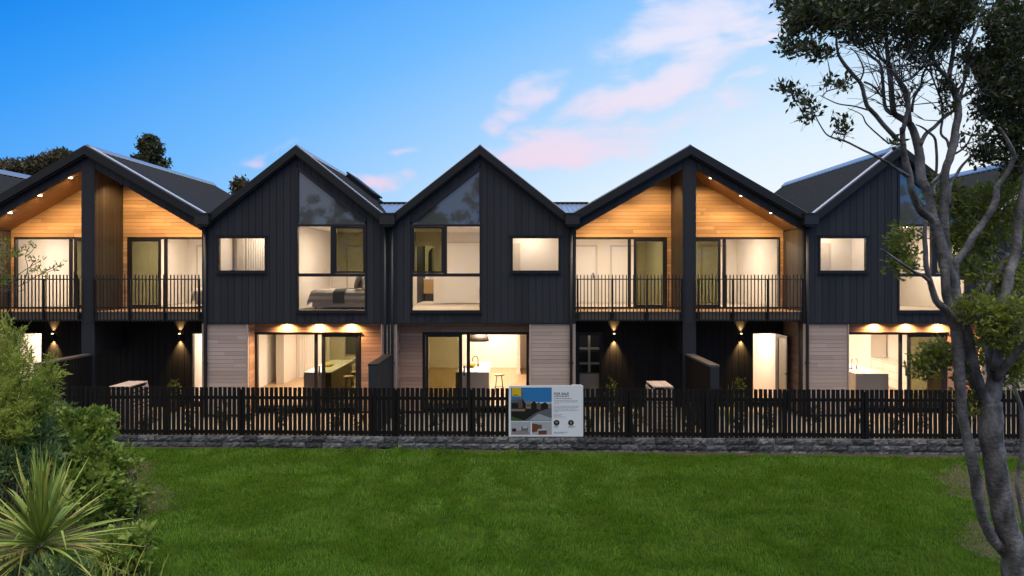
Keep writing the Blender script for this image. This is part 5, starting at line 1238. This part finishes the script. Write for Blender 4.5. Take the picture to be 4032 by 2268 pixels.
    # lower sprays in a lighter olive leaf
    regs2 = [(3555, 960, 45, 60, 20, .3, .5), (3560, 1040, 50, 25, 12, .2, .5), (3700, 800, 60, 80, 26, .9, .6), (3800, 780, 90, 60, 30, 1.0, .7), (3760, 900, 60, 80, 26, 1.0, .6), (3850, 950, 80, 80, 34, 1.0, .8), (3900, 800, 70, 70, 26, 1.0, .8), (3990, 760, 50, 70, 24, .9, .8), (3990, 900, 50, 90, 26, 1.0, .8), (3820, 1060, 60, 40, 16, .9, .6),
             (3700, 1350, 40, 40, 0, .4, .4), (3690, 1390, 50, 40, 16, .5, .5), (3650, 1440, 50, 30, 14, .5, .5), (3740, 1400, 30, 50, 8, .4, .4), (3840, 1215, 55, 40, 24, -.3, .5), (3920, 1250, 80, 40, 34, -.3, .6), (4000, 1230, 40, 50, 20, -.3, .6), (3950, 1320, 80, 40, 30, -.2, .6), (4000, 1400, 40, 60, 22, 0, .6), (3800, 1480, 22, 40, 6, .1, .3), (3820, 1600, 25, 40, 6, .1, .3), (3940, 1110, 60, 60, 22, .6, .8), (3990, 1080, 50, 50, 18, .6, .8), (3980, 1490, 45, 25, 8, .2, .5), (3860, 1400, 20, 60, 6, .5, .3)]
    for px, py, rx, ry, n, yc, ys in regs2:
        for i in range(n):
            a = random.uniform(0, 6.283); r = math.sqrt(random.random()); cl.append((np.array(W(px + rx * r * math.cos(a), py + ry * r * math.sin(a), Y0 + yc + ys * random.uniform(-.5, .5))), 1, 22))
    NP = np.array([p for p, r in nodes]); 
    d = np.array([np.min(np.linalg.norm(NP - c, axis=1)) for c, _, _l in cl]); order = np.argsort(d); tw = MB()
    pts = list(NP); P = [[], []]; D = [[], []]
    arr = np.empty((len(pts) + 8 * len(cl) + 10, 3)); arr[:len(pts)] = NP; cnt = len(pts)
    for i in order:
        c, kind, lv = cl[i]; dist = np.linalg.norm(arr[:cnt] - c, axis=1) + .35 * np.maximum(0, arr[:cnt, 2] - c[2]); j = int(np.argmin(dist)); a = arr[j]; ln = np.linalg.norm(c - a)
        mid = a + (c - a) * .5 + np.random.normal(size=3) * ln * .10 + np.array([0, 0, -.05 * ln])
        if ln < 2.2: tw.tube([a, mid, c], [.009, .0065, .003], 5, False); arr[cnt] = mid; arr[cnt + 1] = c; cnt += 2
        n = max(4, int(lv * random.uniform(.7, 1.2))); q = c + rnd_dirs(n) * (.03 + (.05 + .004 * lv) * np.random.rand(n, 1)); ax = (c - a) / (ln + 1e-6)
        P[kind].append(q); D[kind].append(ax * .6 + rnd_dirs(n) * .8 + np.array([0, 0, .35]))
        for s in range(3):
            e = c + rnd_dirs(1)[0] * random.uniform(.08, .24); tw.tube([c, e], [.003, .0015], 4, False)
    up = [p for p, r in nodes if r < .05 and p[2] > CZ + 2.1 and p[0] > 4.9]
    for p in random.sample(up, min(len(up), 170)):
        d = rnd_dirs(1)[0] * .8 + np.array([-.15, 0, .75]); d /= np.linalg.norm(d); ln = random.uniform(.25, .75); q1 = p + d * ln * .5 + rnd_dirs(1)[0] * .05; q2 = p + d * ln + rnd_dirs(1)[0] * .12
        tw.tube([p, q1, q2], [.0085, .0065, .0025], 5, False)
        for e in range(2): tw.tube([q1, q1 + (d + rnd_dirs(1)[0] * .8) * ln * .45], [.005, .002], 4, False)
    tr = m.out('trunk', 'bark', t, True); tw.out('twigs', 'bark', t)
    for kk, (nm, mt) in enumerate((('crown', 'leaf_backlit'), ('lower_foliage', 'leaf_olive'))):
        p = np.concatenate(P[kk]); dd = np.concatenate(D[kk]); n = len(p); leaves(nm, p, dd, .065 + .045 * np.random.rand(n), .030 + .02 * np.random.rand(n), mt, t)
    # thin leaning stem beside it
    b2 = W(*c2(1455, 1050), 11.6); b2.z = gz(b2.x)
    t2 = thing('leaning_sapling', 'thin grey crooked stem leaning beside the multi-trunked tree', 'sapling', b2); mm = MB()
    pts = [(c2(1470, 1200), 40), (c2(1450, 950), 38), (c2(1420, 800), 38), (c2(1385, 600), 38), (c2(1400, 450), 38), (c2(1428, 250), 38), (c2(1430, 0), 38), (c1(1420, 1300), 40), (c1(1370, 1150), 36), (c1(1340, 1010), 32), (c1(1380, 900), 28), (c1(1352, 840), 20)]
    P3 = [W(a[0], a[1], 11.2) for a, w in pts]; R3_ = [w * k * .5 * 11.2 / FP for a, w in pts]; path, rr = smooth_path(P3, R3_, 4); mm.tube(path, rr, 8); mm.out('trunk', 'bark', t2, True)
    tip = np.array(path[-1]); q = tip + rnd_dirs(60) * .22; leaves('crown', q, rnd_dirs(60) + np.array([0, 0, .4]), .07 + .03 * np.random.rand(60), .03 + .01 * np.random.rand(60), 'leaf_olive', t2)
big_tree()

# ------------------------------------------------------------------ trees behind the roofs
def far_tree(name, label, px, py, Y, rx, ry, n, mat, pine=False, group=None):
    c = W(px, py, Y); base = Vector((c.x, Y, gz(c.x))); t = thing(name, label, 'tree', base, group); s = Y / FP
    m = MB(); m.tube([base, (c.x, Y, c.z - ry * s * .5), (c.x, Y, c.z + ry * s * (.95 if pine else .3))], [.3, .2, .05], 8); P = []; D = []
    for i in range(n):
        d = rnd_dirs(1)[0]; 
        if pine:
            u = random.random(); zz = c.z + ry * s * (2 * u - 1); rad = rx * s * (1.05 - u * .72) * (.35 + .8 * abs(math.sin(u * 9 + .4))); a = random.uniform(0, 6.28); e = np.array([c.x + rad * math.cos(a) * random.random() ** .5, Y + rad * math.sin(a) * random.random() ** .5, zz])
        else:
            r = random.random() ** .4; e = np.array([c.x + d[0] * rx * s * r * random.uniform(.75, 1.1), Y + d[1] * rx * s * .8 * r, c.z + d[2] * ry * s * r * random.uniform(.7, 1.1)])
        if i % 6 == 0: m.tube([(c.x, Y, min(e[2], c.z + ry * s * .2) - .4), tuple(e)], [.06, .02], 5, False)
        k = 34; P.append(e + rnd_dirs(k) * .55 * np.random.rand(k, 1) * (.7 if pine else 1)); D.append(rnd_dirs(k) + np.array([0, 0, .3]))
    m.out('trunk', 'bark', t); P = np.concatenate(P); D = np.concatenate(D); n = len(P); leaves('crown', P, D, .28 + .2 * np.random.rand(n), .13 + .10 * np.random.rand(n), mat, t)
far_tree('pine_tree', 'layered dark conifer rising behind the ribbed roof', 590, 640, 62, 105, 95, 120, 'leaf_pine', True)
G = 'round trees far behind the roofs'
for i, (px, py, Y, rx, ry, n, lb) in enumerate(((240, 645, 58, 55, 52, 110, 'tallest round dark tree beside the lit timber gable roof'), (160, 660, 60, 50, 42, 90, 'dark round tree between two others behind the ribbed roof'), (95, 668, 63, 50, 38, 80, 'lower dark round tree behind the far ribbed roof'), (20, 675, 66, 60, 36, 80, 'lowest dark tree behind the far ribbed roof ridge'))):
    far_tree('round_tree', lb, px, py, Y, rx, ry, n, 'leaf_far', False, G)
far_tree('round_tree', 'small brown treetop peeping over the striped-bed house gable', 955, 755, 60, 34, 48, 60, 'leaf_far', False, G)
# belt of trees across the park behind the photographer: seen mirrored in the gable glass
def park_belt():
    P = []; D = []
    for i in range(120):
        x = random.uniform(-60, 60); y = -55 + random.uniform(-10, 8); hgt = random.uniform(10, 18)
        for k in range(9):
            r = rnd_dirs(1)[0]; c = np.array([x + r[0] * 2.6, y + r[1] * 2.2, hgt * .58 + r[2] * hgt * .40]); n = 40; P.append(c + rnd_dirs(n) * 1.0 * np.random.rand(n, 1)); D.append(rnd_dirs(n))
    P = np.concatenate(P); D = np.concatenate(D); n = len(P); o = leaves('park_trees', P, D, np.full(n, .7), np.full(n, .4), 'leaf_far', None, kind='stuff'); tag(o, 'dark belt of trees mirrored in the gable glass', 'trees')
park_belt()

# ------------------------------------------------------------------ young plants behind the fence
hx = [-12.0, -10.9, -9.6, -8.5, -7.6, -6.9, -6.0, -4.6, -4.0, -2.9, -2.0, -.9, .2, 1.9, 2.7, 3.2, 4.6, 5.9, 6.6, 7.8, 9.1, 9.9, 10.6, 11.4, 12.4]
for i, x in enumerate(hx):
    y = yf(x) + .42 + random.uniform(-.05, .1); hgt = random.uniform(.5, .95)
    bush('hedge_plant', 'young leafy hedge plant behind the black pickets', 'plant', (x, y, .27), [(x, y, .27 + hgt * .55, .17, .14, hgt * .42, 36)], 'foliage', .075, .04, 'leaf_hedge', 5, .3, group='young hedge plants behind the fence')
def flax(label, x, y):
    t = thing('flax_plant', label, 'plant', (x, y, .27))
    for k in range(16):
        a = random.uniform(0, 6.28); l = random.uniform(.9, 1.4); sp = random.uniform(.08, .3); d = Vector((math.cos(a), math.sin(a), 0)); s = Vector((-d.y, d.x, 0)); v = []
        for i in range(5):
            u = i / 4; p = Vector((x, y, .27)) + d * (sp * l * u) + Vector((0, 0, l * u)); ww = .018 * (1 - u ** 2) + .001; v += [p - s * ww, p + s * ww]
        mk('leaf', v, [(2 * i, 2 * i + 1, 2 * i + 3, 2 * i + 2) for i in range(4)], 'sword', t)
flax('tall strap-leaved plant by the dividing wall near the open door', 5.75, 18.2)
for nme, x, y in (('lit potted shrub below the wall light beside the shelved store door', 2.98, 20.6), ('lit potted shrub below the wall light beside the open glazed door', 6.9, 20.6), ('lit potted shrub below the wall light by the boarded wall behind the slatted box', -10.2, 20.6)):
    t = bush('potted_shrub', nme, 'potted plant', (x, y, .27), [(x, y, .93, .15, .15, .36, 40)], 'foliage', .08, .035, 'leaf_olive', 5, .4)
    MB().lathe((x, y, .272), [(.13, 0), (.17, .3), (.18, .32), (.15, .32)], 16).out('pot', 'dark_wood', t)
